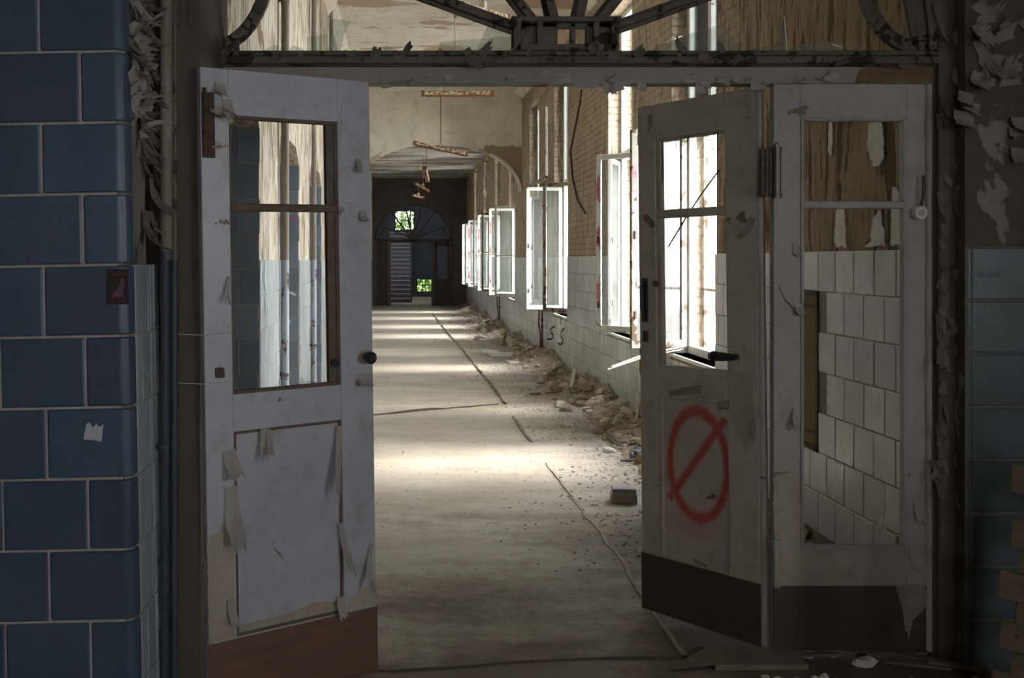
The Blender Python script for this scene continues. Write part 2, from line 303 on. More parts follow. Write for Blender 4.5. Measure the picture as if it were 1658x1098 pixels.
# ------------------------------------------------------------------ mesh helpers
class MB:
    def __init__(s): s.v = []; s.f = []
    def add(s, vs, fs):
        o = len(s.v); s.v += [tuple(q) for q in vs]; s.f += [tuple(i+o for i in f) for f in fs]; return s
    def box(s, x0, x1, y0, y1, z0, z1):
        return s.add([(x0,y0,z0),(x1,y0,z0),(x1,y1,z0),(x0,y1,z0),(x0,y0,z1),(x1,y0,z1),(x1,y1,z1),(x0,y1,z1)],
                     [(0,3,2,1),(4,5,6,7),(0,1,5,4),(1,2,6,5),(2,3,7,6),(3,0,4,7)])
    def bar(s, p, q, w, h, up=(0,0,1)):
        p, q = Vector(p), Vector(q); d = (q-p).normalized(); a = d.cross(Vector(up))
        if a.length < 1e-4: a = d.cross(Vector((1,0,0)))
        a.normalize(); b = a.cross(d).normalized(); a *= w/2; b *= h/2
        return s.add([p-a-b,p+a-b,p+a+b,p-a+b,q-a-b,q+a-b,q+a+b,q-a+b], [(3,2,1,0),(4,5,6,7),(0,1,5,4),(1,2,6,5),(2,3,7,6),(3,0,4,7)])
    def tube(s, pts, r, n=8, cap=True):
        pts = [Vector(p) for p in pts]; o = len(s.v); prev = None
        for i, p in enumerate(pts):
            d = (pts[min(i+1,len(pts)-1)]-pts[max(i-1,0)]).normalized()
            a = prev if prev is not None else (Vector((0,0,1)) if abs(d.z) < .9 else Vector((1,0,0)))
            a = (a-d*a.dot(d)).normalized(); prev = a; b = d.cross(a)
            rr = r[i] if isinstance(r, (list,tuple)) else r
            for k in range(n):
                t = 2*PI*k/n; s.v.append(tuple(p+a*math.cos(t)*rr+b*math.sin(t)*rr))
        for i in range(len(pts)-1):
            for k in range(n): s.f.append((o+i*n+k, o+i*n+(k+1)%n, o+(i+1)*n+(k+1)%n, o+(i+1)*n+k))
        if cap: s.f.append(tuple(o+k for k in range(n))[::-1]); s.f.append(tuple(o+(len(pts)-1)*n+k for k in range(n)))
        return s
    def prism(s, poly, axis, a, b):
        """poly in the plane normal to `axis` ('x': (y,z), 'y': (x,z), 'z': (x,y)), extruded from a to b"""
        def p3(u, v, t): return {'x':(t,u,v),'y':(u,t,v),'z':(u,v,t)}[axis]
        n = len(poly); vs = [p3(u,v,a) for u,v in poly]+[p3(u,v,b) for u,v in poly]
        return s.add(vs, [tuple(range(n))[::-1], tuple(range(n,2*n))]+[(i,(i+1)%n,(i+1)%n+n,i+n) for i in range(n)])
    def build(s, name, mat, parent=None, bevel=0, smooth=False, segs=2):
        me = bpy.data.meshes.new(name); me.from_pydata(s.v, [], s.f); me.validate(); me.update()
        o = bpy.data.objects.new(name, me); C.objects.link(o); me.materials.append(M[mat] if isinstance(mat, str) else mat)
        if smooth: me.polygons.foreach_set('use_smooth', [True]*len(me.polygons))
        if bevel:
            b = o.modifiers.new('bevel', 'BEVEL'); b.width = bevel; b.segments = segs; b.limit_method = 'ANGLE'
        if parent is not None: o.parent = parent
        return o
def tag(o, label, cat=None, group=None, kind=None):
    if label: o['label'] = label
    if cat: o['category'] = cat
    if group: o['group'] = group
    if kind: o['kind'] = kind
    return o
def empty(name, loc, rz=0, **k):
    o = bpy.data.objects.new(name, None); o.empty_display_size = .1; C.objects.link(o); o.location = loc; o.rotation_euler = (0,0,rz)
    return tag(o, **k) if k else o
def struct(o, label): return tag(o, label, kind='structure')
def copy_tree(o, parent=None):
    c = o.copy(); C.objects.link(c)
    if parent is not None: c.parent = parent
    for ch in list(o.children): copy_tree(ch, c)
    return c
def px(x, y, D): return Vector(((x-645)*D/F, D, EYE-(y-421)*D/F))   # where a photographed point stands at depth D
def fbm(x, y, z=0): return noise.fractal(Vector((x,y,z)), 1.0, 2.0, 4)

def tiles(mb, o, u, v, n, ulen, vlen, tw, th, gap=.005, t=.006, bond=.5, jit=.004, skip=None, u0=0, bev=.004):
    """glazed tiles from corner o along u and v, facing n"""
    o, u, v, n = Vector(o), Vector(u), Vector(v), Vector(n); rows = int(math.ceil(vlen/th-1e-6))
    for j in range(rows):
        off = u0-(tw*bond if j % 2 else 0); i = 0
        while off+i*tw < ulen:
            a, b = max(off+i*tw, 0)+gap/2, min(off+(i+1)*tw, ulen)-gap/2; i += 1
            c, d = vlen-(j+1)*th+gap/2, vlen-j*th-gap/2; c = max(c, 0)
            if b-a < .012 or d-c < .012: continue
            if skip and skip((a+b)/2, (c+d)/2): continue
            e = [R.uniform(-jit, jit)*.6 for _ in range(3)]
            def P(x, y, h): return o+u*x+v*y+n*(h+(e[0]*(x-a)/max(b-a,.01)+e[1]*(y-c)/max(d-c,.01)+e[2]*.5)*.5)
            B = min(bev, (b-a)/4)
            vs = [P(a,c,-.004),P(b,c,-.004),P(b,d,-.004),P(a,d,-.004),P(a,c,t-B*.6),P(b,c,t-B*.6),P(b,d,t-B*.6),P(a,d,t-B*.6),P(a+B,c+B,t),P(b-B,c+B,t),P(b-B,d-B,t),P(a+B,d-B,t)]
            fs = [(8,9,10,11)]
            for k in range(4):
                q = (k+1) % 4; fs += [(k,q,q+4,k+4),(k+4,q+4,q+8,k+8)]
            if u.cross(v).dot(n) < 0: fs = [f[::-1] for f in fs]
            mb.add(vs, fs)
def flake(mb, p, out, down, w, h, curl, bend='down', jag=.25, seed=None):
    """a curled flake of paint hanging at p; `out` leaves the wall, `down` runs along it"""
    p, out, down = Vector(p), Vector(out).normalized(), Vector(down).normalized(); side = down.cross(out).normalized(); rr = random.Random(R.random())
    nu, nv = 6, 5; o = len(mb.v); js = [1+rr.uniform(-jag, jag) for _ in range(nu+1)]; jw = [1+rr.uniform(-jag, jag)*(.4+i/nv) for i in range(nv+1)]
    tw = rr.uniform(-.6,.6)
    for i in range(nv+1):
        for j in range(nu+1):
            s = (j/nu-.5)*w*jw[i]; t = i/nv*h*js[j]; a = curl*t/h + tw*s/w*.8
            if abs(a) < 1e-3: q = down*t
            else: q = down*(math.sin(a)*t/a)+out*((1-math.cos(a))*t/a)
            q = q + side*s + out*(.003+abs(s)*.25*rr.uniform(.3,1)*abs(tw))
            mb.v.append(tuple(p+q))
    for i in range(nv):
        for j in range(nu): a = o+i*(nu+1)+j; mb.f.append((a,a+1,a+nu+2,a+nu+1))
def solid(o, th=.0012):
    m = o.modifiers.new('thickness', 'SOLIDIFY'); m.thickness = th; return o
def patch(mb, pts, p0, u, v, n, t=.0015, jag=.006, step=.012):
    """a ragged-edged thin patch: outline pts in (u,v)"""
    p0,u,v,n = Vector(p0),Vector(u),Vector(v),Vector(n); out = []
    for i in range(len(pts)):
        a, b = Vector(pts[i]), Vector(pts[(i+1)%len(pts)]); k = max(1, int((b-a).length/step))
        for q in range(k): c = a.lerp(b, q/k); out.append((c.x+R.uniform(-jag,jag), c.y+R.uniform(-jag,jag)))
    m = len(out); cx = sum(q[0] for q in out)/m; cy = sum(q[1] for q in out)/m
    vs = [p0+u*a+v*b+n*t for a,b in out]+[p0+u*a+v*b for a,b in out]+[p0+u*cx+v*cy+n*t]
    mb.add(vs, [(i,(i+1)%m,2*m) for i in range(m)]+[((i+1)%m,i,i+m,(i+1)%m+m) for i in range(m)])
def ribbon(mb, pts, n, wd, t=.002):
    n = Vector(n); pts = [Vector(p) for p in pts]; o = len(mb.v)
    for i, p in enumerate(pts):
        d = (pts[min(i+1,len(pts)-1)]-pts[max(i-1,0)]).normalized(); s = d.cross(n).normalized()*wd/2
        for q in (p+s, p-s): mb.v.append(tuple(q+n*t))
    for i in range(len(pts)-1): mb.f.append((o+2*i,o+2*i+1,o+2*i+3,o+2*i+2))
def rock(mb, c, sx, sy, sz, rz=0, flat=False):
    """an angular broken lump"""
    rot = Matrix.Rotation(rz, 3, 'Z') @ Matrix.Rotation(R.uniform(-.35,.35), 3, 'X') @ Matrix.Rotation(R.uniform(-.35,.35), 3, 'Y')
    n = R.choice((5,6,7)); vs = []; ang = sorted(2*PI*(k+R.uniform(-.3,.3))/n for k in range(n))
    for z, sc_ in ((-.5,.92),(.05,1.0),(.5,.72)):
        for a in ang:
            k = sc_*R.uniform(.85,1.12); vs.append(Vector(c)+rot @ Vector((math.cos(a)*k*sx/2, math.sin(a)*k*sy/2, (z+R.uniform(-.1,.1))*sz)))
    fs = [tuple(range(n))[::-1], tuple(range(2*n,3*n))]
    for r in (0,1): fs += [(r*n+i, r*n+(i+1)%n, (r+1)*n+(i+1)%n, (r+1)*n+i) for i in range(n)]
    mb.add(vs, fs)

# ------------------------------------------------------------------ the setting
TOP, TOP2, YA, YE = 4.9, 4.5, 18.8, 34.0
DADO = 1.67
fl = MB(); nx, ny = 34, 190
fl.box(-3.2, 2.80, -2.6, 43, -.2, 0); fl.box(2.80, 4.3, -2.6, 4.05, -.2, 0)
struct(fl.build('floor', 'floor'), 'dusty beige corridor floor with torn linoleum')
g = MB(); g.box(4.4, 70, -20, 70, -1.3, -1.0); g.box(2.85, 4.4, 4.2, 70, -1.3, -1.0); struct(g.build('ground', simple('outside_gravel', (.5,.5,.46), None, 3)), 'pale ground outside the windows')
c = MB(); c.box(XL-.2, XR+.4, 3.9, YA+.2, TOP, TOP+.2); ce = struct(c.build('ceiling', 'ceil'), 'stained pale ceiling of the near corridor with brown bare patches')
c = MB(); c.box(XL-.2, XR+.4, YA+.2, YE+.2, TOP2, TOP2+.2); struct(c.build('ceiling', 'ceil_far'), 'stained ceiling beyond the arch, coloured darker for the weaker light there')
c = MB(); c.box(-3.2, 4.3, -2.6, 4.1, 4.6, 4.8); struct(c.build('ceiling', 'hall'), 'ceiling of the front hall above the doors')
c = MB()
for s_, x in ((1, XL), (-1, XR)):
    c.prism([(x-.02*s_,TOP-.16),(x+.02*s_,TOP-.16),(x+.035*s_,TOP-.12),(x+.12*s_,TOP-.03),(x+.14*s_,TOP),(x-.02*s_,TOP)], 'y', 4.1, YA)
struct(c.build('trim_1', 'ceil'), 'coved cornice along both sides of the near ceiling')

# right wall with its window openings
SILL, HEAD = .80, 4.42
wr = MB(); y = 3.95
for a, b in WIN:
    wr.box(XR, 2.80, y, a, 0, TOP); wr.box(XR, 2.80, a, b, 0, SILL); wr.box(XR, 2.80, a, b, HEAD, TOP); y = b
wr.box(XR, 2.80, y, YE+.3, 0, TOP)
wall_r = struct(wr.build('wall_right', 'brick'), 'window wall with stripped brick above a white tiled dado')
NICHE = (5.50, 5.80, .52, 1.44)
td = MB()
def skip_r(u, v):
    yy = 4.0+u
    if NICHE[0]-.02 < yy < NICHE[1]+.02 and NICHE[2] < v < NICHE[3]: return True
    for a, b in WIN:
        if a-.01 < yy < b+.01 and v > SILL-.02: return True
    if yy < 5.6 and v < .12+.10*(5.6-yy)*.6: return True
    return v < .08 and fbm(yy*.9, 0, 3) > -.3
ys = [4.0]+[v for ab in WIN for v in ab]+[YE]
for k in range(0, len(ys), 2):   # wall piers, then the parts under the sills
    a, b = ys[k], ys[k+1] if k+1 < len(ys) else YE
    tiles(td, (XR, a, .06), (0,1,0), (0,0,1), (-1,0,0), b-a, DADO-.06, .215, .23, .004, .012, .5, .005, lambda u, v, a=a: skip_r(u+a-4.0, v+.06), bev=.006)
for a, b in WIN:
    tiles(td, (XR, a, .06), (0,1,0), (0,0,1), (-1,0,0), b-a, .75-.06, .215, .23, .004, .012, .5, .005, lambda u, v: R.random() < .006, bev=.006)
    tiles(td, (XR, b, SILL), (1,0,0), (0,0,1), (0,-1,0), .16, DADO-SILL, .17, .23, .004, .010, 0, .006)
td.build('tile_dado', 'tile_wall', wall_r)
b_ = MB(); y = 4.0
b_.box(XR-.008, XR+.001, 4.0, NICHE[0], .0, DADO-.005); b_.box(XR-.008, XR+.001, NICHE[1], 7.3, .0, DADO-.005)
b_.box(XR-.008, XR+.001, NICHE[0], NICHE[1], 0, NICHE[2]); b_.box(XR-.008, XR+.001, NICHE[0], NICHE[1], NICHE[3], DADO-.005)
for i in range(len(WIN)):
    b_.box(XR-.008, XR+.001, WIN[i][0], WIN[i][1], 0, .75); b_.box(XR-.008, XR+.001, WIN[i][1], WIN[i+1][0] if i+1 < len(WIN) else YE, 0, DADO-.005)
b_.build('grout_bed', 'grout_d', wall_r)
# black skirting of tar along the foot of the tiles
k_ = MB(); k_.box(XR-.022, XR+.001, 6.2, YE, 0, .075); struct(k_.build('baseboard_right', simple('tar_skirting', (.10,.105,.12), (.05,.05,.055), 8, .7, space='World')), 'dark chipped skirting under the white tiles')
# pieces of pale plaster left on the brick by the doors
for outline in ([(4.78,2.38),(4.90,2.42),(4.93,2.20),(4.86,2.08),(4.76,2.12)], [(5.18,1.90),(5.27,1.92),(5.30,1.74),(5.28,1.69),(5.16,1.69)], [(4.80,1.88),(4.87,1.83),(4.90,1.72),(4.96,1.69),(4.74,1.69)], [(5.32,2.4),(5.36,2.42),(5.38,2.22),(5.33,2.2)], [(4.62,1.95),(4.68,1.98),(4.70,1.69),(4.60,1.69)]):
    m_ = MB(); patch(m_, outline, (XR,0,0), (0,1,0), (0,0,1), (-1,0,0), .012, .007, .02); m_.build('plaster_remnant', 'rubble_w', wall_r)
# meter niche
n_ = empty('wall_niche', (XR, (NICHE[0]+NICHE[1])/2, NICHE[2]), label='rusty metal framed niche with ochre inside in the white tiled wall', cat='niche')
m_ = MB(); y0, y1, z0, z1 = -.15, .15, 0, NICHE[3]-NICHE[2]
m_.box(-.02,.06,y0,y0+.03,z0,z1); m_.box(-.02,.06,y1-.03,y1,z0,z1); m_.box(-.02,.06,y0,y1,z0,z0+.03); m_.box(-.02,.06,y0,y1,z1-.03,z1)
m_.box(-.022,.05,y0,y1,z1-.10,z1-.085); m_.box(-.022,.05,y0,y1,.09,.105)
m_.build('frame', 'dark_rust', n_, .003)
m_ = MB(); m_.box(-.010,-.004,y0+.03,y1-.03,z0+.03,z1-.03); m_.build('back_panel', 'ochre', n_)

# left wall: piers 1.1 m long, openings 1.4 m between them
PIER = [6.3, 8.8, 11.35, 13.8, 16.3]
wl = MB(); LINT = 2.62
wl.box(-2.1, XL, 3.95, 4.35, 0, TOP)
for p in PIER:
    e = YA if p == PIER[-1] else p+1.08
    wl.box(-2.1, XL, p, e, 0, TOP)
prev = 4.35
for p in PIER:
    wl.box(-2.1, XL, prev, p, LINT, TOP)
    wl.prism([(p-.22,LINT),(p,LINT-.13),(p,LINT)], 'x', -2.1, XL); wl.prism([(prev,LINT),(prev,LINT-.13),(prev+.22,LINT)], 'x', -2.1, XL)
    prev = p+1.08
wl.box(-2.1, XL, YA, YE+.3, 0, TOP); wl.box(-2.3, -2.1, 3.95, YE+.3, 0, TOP)
wall_l = struct(wl.build('wall_left', 'plaster_left'), 'peeling left wall with deep blue tiled openings')
tp, tb_ = MB(), MB(); gb = MB()
for p in PIER:
    e = YA if p == PIER[-1] else p+1.08
    gb.box(XL-.001, XL+.006, p, e, 0, DADO-.05); gb.box(-2.05, XL-.001, p-.006, p+.001, 0, LINT-.13)
    tiles(tp, (XL+.005, p+.012, .01), (0,1,0), (0,0,1), (1,0,0), e-p-.02, 1.61, .23, .23, .006, .006, .5, .006)
    tiles(tb_, (-2.05, p-.005, .01), (1,0,0), (0,0,1), (0,-1,0), 2.05+XL+.008, 2.47, .26, .23, .006, .006, .5, .006, u0=-.03)
gb.build('grout_bed', 'grout', wall_l); tp.build('white_tiling', 'tile_pale', wall_l); tb_.build('blue_tiling', 'tile_bluefar', wall_l)
gt = MB(); gt.box(XL-.001, XL+.008, YA+.4, YE, 0, 1.62); gt.build('painted_dado', simple('blue_grey_dado_paint', (.16,.19,.24), (.10,.12,.15), 4, .6, space='World'), wall_l)

# arch wall
def arch_pts(cx, hw, z0, rise, n=28): return [(cx+hw*math.cos(PI-PI*i/n), z0+rise*math.sin(PI*i/n)) for i in range(n+1)]
def arch_wall(mb, x0, x1, z1, y0, y1, cx, hw, zs, rise, zb=0):
    if cx-hw > x0+.001: mb.box(x0, cx-hw, y0, y1, zb, z1)
    if cx+hw < x1-.001: mb.box(cx+hw, x1, y0, y1, zb, z1)
    pts = arch_pts(cx, hw, zs, rise)
    for (ax, az), (bx, bz) in zip(pts, pts[1:]): mb.prism([(ax,az),(bx,bz),(bx,z1),(ax,z1)], 'y', y0, y1)
aw = MB(); arch_wall(aw, XL, XR, TOP, YA, YA+.45, .75, 1.66, 2.95, .98)
struct(aw.build('wall_arch', 'arch'), 'pale cross wall with a wide segmental arch over the corridor')
ar = MB(); P1 = arch_pts(.75,1.66,2.95,.98); P2 = arch_pts(.75,1.60,2.95,.93)
for i in range(len(P1)-1): ar.prism([P2[i],P2[i+1],P1[i+1],P1[i]], 'y', YA-.03, YA+.03)
struct(ar.build('trim_2', 'ceil'), 'plaster bead around the wide arch')
for x0_, x1_ in ((XL, XL+.07), (XR-.05, XR)):
    pass
# end wall
aw = MB(); arch_wall(aw, -2.1, XR+.2, TOP2+.1, YE, YE+.4, .53, 1.40, 2.30, 1.30)
struct(aw.build('wall_end', 'dark_plaster'), 'dark grey brown end wall with an arched doorway')

# front hall: door wall, side, back
dw = MB(); CX = .675; HW = 1.53
arch_wall(dw, -3.2, 4.3, 4.7, 3.96, 4.14, CX, HW, 2.42, 1.42)
dw.box(2.235, 4.3, 3.80, 3.97, 0, 4.7)
wall_d = struct(dw.build('wall_front', 'plaster_door'), 'dark brown plaster wall around the arched double door')
hw_ = MB(); hw_.box(-3.2,-3.0,-2.6,4.1,0,4.7); hw_.box(-3.2,-.3,-2.8,-2.6,0,4.7); hw_.box(.6,4.3,-2.8,-2.6,0,4.7); hw_.box(-.3,.6,-2.8,-2.6,0,1.6); hw_.box(-.3,.6,-2.8,-2.6,2.4,4.7)
struct(hw_.build('wall_back', 'hall'), 'plaster walls of the front hall behind the photographer')
hw_ = MB(); hw_.box(4.1,4.3,-2.6,-1.5,0,4.7); hw_.box(4.1,4.3,-.3,4.1,0,4.7); hw_.box(4.1,4.3,-1.5,-.3,0,1.4); hw_.box(4.1,4.3,-1.5,-.3,2.5,4.7)
struct(hw_.build('wall_hall_right', 'hall'), 'plaster wall of the front hall with an added opening for fill daylight')
def fill_window(axis, c0, c1, z0, z1, p, name, label):
    m = MB()
    for a, b, e, f in ((c0,c0+.04,z0,z1),(c1-.04,c1,z0,z1),(c0,c1,z0,z0+.04),(c0,c1,z1-.04,z1)):
        m.box(p,p+.06,a,b,e,f) if axis == 'x' else m.box(a,b,p,p+.06,e,f)
    struct(m.build(name, 'win_white'), label)
fill_window('x', -1.5, -.3, 1.4, 2.5, 4.16, 'window_9', 'unseen white window frame added to the front hall side wall for fill daylight')  # unseen opening added to brighten the left leaf and pillar, sized for brightness
fill_window('y', -.3, .6, 1.6, 2.4, -2.72, 'window_12', 'unseen white window frame added to the front hall back wall for fill daylight')  # added out of view to light the doors from behind the camera

# stair hall behind the end wall
sh = MB(); sh.box(-2.3,-2.1,YE+.3,43,0,5.2); sh.box(2.8,3.0,YE+.3,43,0,5.2)
YB = 42.4
wins = [(-.15,.70,2.92,3.80),(.80,1.62,.20,.82)]
sh.box(-2.3,-.15,YB,YB+.25,0,5.2); sh.box(-.15,.70,YB,YB+.25,0,2.92); sh.box(-.15,.70,YB,YB+.25,3.80,5.2)
sh.box(.70,.80,YB,YB+.25,0,5.2); sh.box(.80,1.62,YB,YB+.25,0,.20); sh.box(.80,1.62,YB,YB+.25,.82,5.2); sh.box(1.62,3.0,YB,YB+.25,0,5.2)
sh.box(-2.3,3.0,YE+.4,43,5.2,5.4)
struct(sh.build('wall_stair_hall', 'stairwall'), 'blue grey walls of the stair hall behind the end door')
for i, (a,b,z0,z1) in enumerate(wins):
    f = MB(); f.box(a,a+.04,YB+.08,YB+.14,z0,z1); f.box(b-.04,b,YB+.08,YB+.14,z0,z1); f.box(a,b,YB+.08,YB+.14,z0,z0+.04); f.box(a,b,YB+.08,YB+.14,z1-.04,z1)
    for k in (1,2): x = a+(b-a)*k/3; f.box(x-.015,x+.015,YB+.09,YB+.13,z0,z1)
    f.box(a,b,YB+.09,YB+.13,(z0+z1)/2-.015,(z0+z1)/2+.015)
    struct(f.build('window_%d' % (10+i), 'dark_door'), ('upper','lower')[i]+' stair hall window with green leaves outside')
window_sky('window_daylight', (.28, YB+.3, 3.36), .85, .88, (-PI/2, 0, 0)); window_sky('window_daylight', (1.2, YB+.3, .5), .8, .6, (-PI/2, 0, 0))

# staircase
st = empty('staircase', (.06, 36.6, 0), label='grey stone staircase rising behind the far arched doorway', cat='staircase')
s_ = MB()
for i in range(17): s_.box(-.42,.40,i*.27,4.8,i*.165,(i+1)*.165-.03)
s_.build('riser_block', 'stair', st)
s_ = MB()
for i in range(17): s_.box(-.43,.41,i*.27-.03,i*.27+.29,(i+1)*.165-.03,(i+1)*.165)
s_.build('treads', simple('lit_tread_stone', (.36,.345,.38), None, 8, .5), st, .004)  # treads coloured paler than the risers to imitate light on the nosings
s_ = MB(); s_.tube([(.44,-.05,0),(.44,-.05,1.0)], .028); s_.tube([(.44,-.05,.95),(.44,4.5,3.75)], .025)
for i in range(0,16,2): s_.tube([(.44,i*.27+.1,i*.165+.1),(.44,i*.27+.1,i*.165+1.02)], .010, 6)
s_.build('handrail', 'stairwall', st)

# trees outside the stair hall
def tree(x, y, h, seed):
    r = random.Random(seed); t = empty('leafy_tree', (x,y,-1), label=('bright green tree seen through the upper stair hall window','bright green tree seen through the lower stair hall window')[seed%2], cat='tree')
    m = MB(); m.tube([(0,0,0),(.05,0,h*.4),(0,.1,h*.8)], [.12,.09,.04]); m.build('trunk','bark',t)
    m = MB()
    for _ in range(5200):
        a = r.uniform(0,2*PI); q = r.uniform(0,1)**.5; zz = r.uniform(.03,1); c = Vector((math.cos(a)*q*1.5, math.sin(a)*q*.9, zz*h))
        d = Vector((r.uniform(-1,1),r.uniform(-1,1),r.uniform(-1,1))).normalized()*.09; e = d.cross(Vector((r.uniform(-1,1),r.uniform(-1,1),r.uniform(-1,1)))).normalized()*.07
        m.add([c-d,c+e,c+d,c-e], [(0,1,2,3)])
    m.build('foliage','leaf',t)
tree(.2, 44.6, 6.6, 2); tree(1.6, 44.6, 3.0, 3)

# ------------------------------------------------------------------ fanlights
def fanlight(Y, cx, hw, z0, rise, mat, mat2, label, detail=True):
    """transom, boxed hub, radiating bars and scalloped corners in the arched head; hw is half the clear width"""
    t = empty('fanlight', (cx, Y, z0), label=label, cat='fanlight')
    m = MB(); m.box(-hw-.05,hw+.05,-.045,.045,-.063,.0); m.box(-hw-.04,hw+.04,-.075,.0,-.058,-.030); m.box(-hw-.04,hw+.04,-.06,.0,-.022,-.006)
    m.build('transom_moulding', mat, t, .004)
    m = MB(); m.box(-hw-.05,hw+.05,-.03,.05,-.13,-.063); m.build('transom_rail', mat2, t, .003)
    # boxed hub
    m = MB(); b0, b1, h = -.20, .20, .135
    m.box(b0-.012,b0+.02,-.05,.04,0,h); m.box(b1-.02,b1+.012,-.05,.04,0,h); m.box(b0-.02,b1+.02,-.058,.05,h-.02,h); m.box(b0,b1,-.05,.04,0,.025)
    m.box(b0+.01,-.030,-.02,.02,.01,h-.01); m.box(.022,.042,-.02,.02,.01,h-.01); m.box(.086,b1-.01,-.02,.02,.01,h-.01); m.box(b0+.01,b1-.01,-.02,.02,.098,h-.01)
    for x in (-.105,.122): m.box(x-(.018 if abs(x)<.05 else .012),x+(.018 if abs(x)<.05 else .012),-.045,.035,.02,h-.015)
    m.build('hub_box', mat, t, .003)
    # radiating bars
    for a in (-70,-38,-13,13,38,70):
        ar_ = math.radians(a); dx, dz = math.sin(ar_), math.cos(ar_)
        x0 = .165*math.sin(ar_)*1.05+dx*.0; z_0 = h-.02 if abs(a) < 60 else h*.70
        x0 = {-70:-.19,-38:-.125,-13:-.045,13:.045,38:.125,70:.19}[a]
        L_ = 0
        while ((x0+dx*L_)/hw)**2+((z_0+dz*L_)/rise)**2 < .93: L_ += .02
        m = MB(); p, q = Vector((x0,0,z_0)), Vector((x0+dx*L_,0,z_0+dz*L_))
        m.bar(p, q, .055, .022, up=(dx,0,dz) if False else (0,1,0)); m.bar(p+Vector((0,-.024,0)), q+Vector((0,-.024,0)), .026, .03, up=(0,1,0))
        o = m.build('radial_bar', mat, t, .003)
    # arch frame
    m = MB(); n = 40
    for k, (w0, w1, y0, y1) in enumerate(((0,.06,-.05,.05),(-.03,.0,-.03,.03))):
        for i in range(n):
            P = []
            for j, ww in ((i,w0),(i+1,w0),(i+1,w1),(i,w1)):
                a = PI*j/n; P.append(((hw+ww)*-math.cos(a), (rise+ww)*math.sin(a)))
            m.prism([P[0],P[3],P[2],P[1]], 'y', y0, y1)
    m.build('arch_frame', mat, t)
    # scallops
    for s in (-1,1):
        m = MB(); pts = []
        for i in range(13):
            a = math.radians(-90+90*i/12); r_ = .30
            pts.append(Vector((s*(hw-.01-.33+r_*0+ .33 - .33*(1-math.cos(math.radians(90*i/12)))*1.0 - .0), 0, 0)))
        pts = [Vector((s*(hw-.02-.24*math.sin(math.radians(90*i/12))), 0, .02+.36*(1-math.cos(math.radians(90*i/12))))) for i in range(13)]
        for a_, b__ in zip(pts, pts[1:]): m.bar(a_, b__+(b__-a_)*.1, .05, .030, up=(0,1,0))
        m.build('scallop_bar', mat, t)
    return t
fan = fanlight(3.92, CX, 1.46, 2.463, 1.30, 'paint_dark', 'paint_rail', 'grimy arched fanlight above the double door in front')
fanlight(YE+.1, .53, 1.33, 2.36, 1.22, 'dark_door', 'dark_door', 'dark fanlight in the arched doorway at the corridor end')
# glass shards left in the fanlight
def shard(px_pts, Y, name, label, parent, lookY=None):
    m = MB(); pts = [px(x, y, Y) for x, y in px_pts]; loc = parent.matrix_world.inverted() if False else None
    pl = [(p.x-parent.location.x, p.z-parent.location.z) for p in pts]
    m.prism(pl, 'y', -.002, .002); return m.build(name, 'glass', parent)
for pts in ([(497,84),(497,60),(530,54),(532,84)],[(532,84),(534,30),(568,34),(556,58),(552,84)],[(424,84),(444,73),(460,78),(466,84)],[(466,84),(474,74),(492,80),(494,84)],
            [(620,84),(624,74),(650,84)],[(552,84),(560,79),(566,84)],[(566,84),(574,79),(580,84)],[(365,84),(378,66),(390,84)],[(710,84),(712,68),(830,60),(834,84)],
            [(1195,84),(1258,72),(1270,24),(1274,84)],[(1274,84),(1290,72),(1340,68),(1380,84)],[(1040,84),(1100,60),(1168,40),(1200,84)],[(770,84),(790,40),(834,50),(834,84)]):
    shard(pts, 3.92, 'glass_shard', None, fan)
# the long shard-edge wire hanging by the hub and bare wood at the right end of the transom rail
m = MB(); patch(m, [(0,0),(.36,0),(.36,.068),(.045,.066),(.01,.045)], (1.92-.75+.0-.0, -.031, -.128), (1,0,0), (0,0,1), (0,-1,0), .0012, .004); m.build('bare_wood_patch', 'bare_wood', fan)
m = MB(); m.tube([px(860,42,3.84)-fan.location, px(846,62,3.83)-fan.location, px(834,78,3.82)-fan.location, px(815,92,3.81)-fan.location, px(785,106,3.82)-fan.location], .004, 6); m.build('torn_strip', 'paint_dark', fan)
for i in range(30):
    x = R.uniform(-.45, 1.45)-CX+.35; m = MB()
    flake(m, (x, -.031, -.13+R.uniform(.0,.04)), (0,-1,R.uniform(-.3,.2)), (R.uniform(-.4,.4),0,R.choice((-1,-1,-1,1))), R.uniform(.015,.06), R.uniform(.010,.03), R.uniform(.3,1.6)); solid(m.build('paint_flake', 'flake', fan))
for x, w_, h_ in ((625,.03,.02),(1000,.06,.035),(988,.05,.045),(1040,.04,.03),(960,.05,.02),(1135,.035,.04),(1230,.06,.03),(940,.05,.02)):
    m = MB(); flake(m, (px(x,136,3.88).x-CX, -.025, -.128), (0,-1,0), (0,0,-1), w_, h_, .4); solid(m.build('paint_flake', 'flake', fan))
for i in range(26):
    m = MB(); flake(m, (R.uniform(-1.4,1.4), -.078+R.uniform(0,.02), -.03+R.uniform(-.02,.03)), (0,-1,.4), (R.uniform(-1,1),0,R.choice((-.4,.4))), R.uniform(.02,.05), R.uniform(.02,.08), R.uniform(.2,1)); solid(m.build('splinter', 'flake_d', fan))

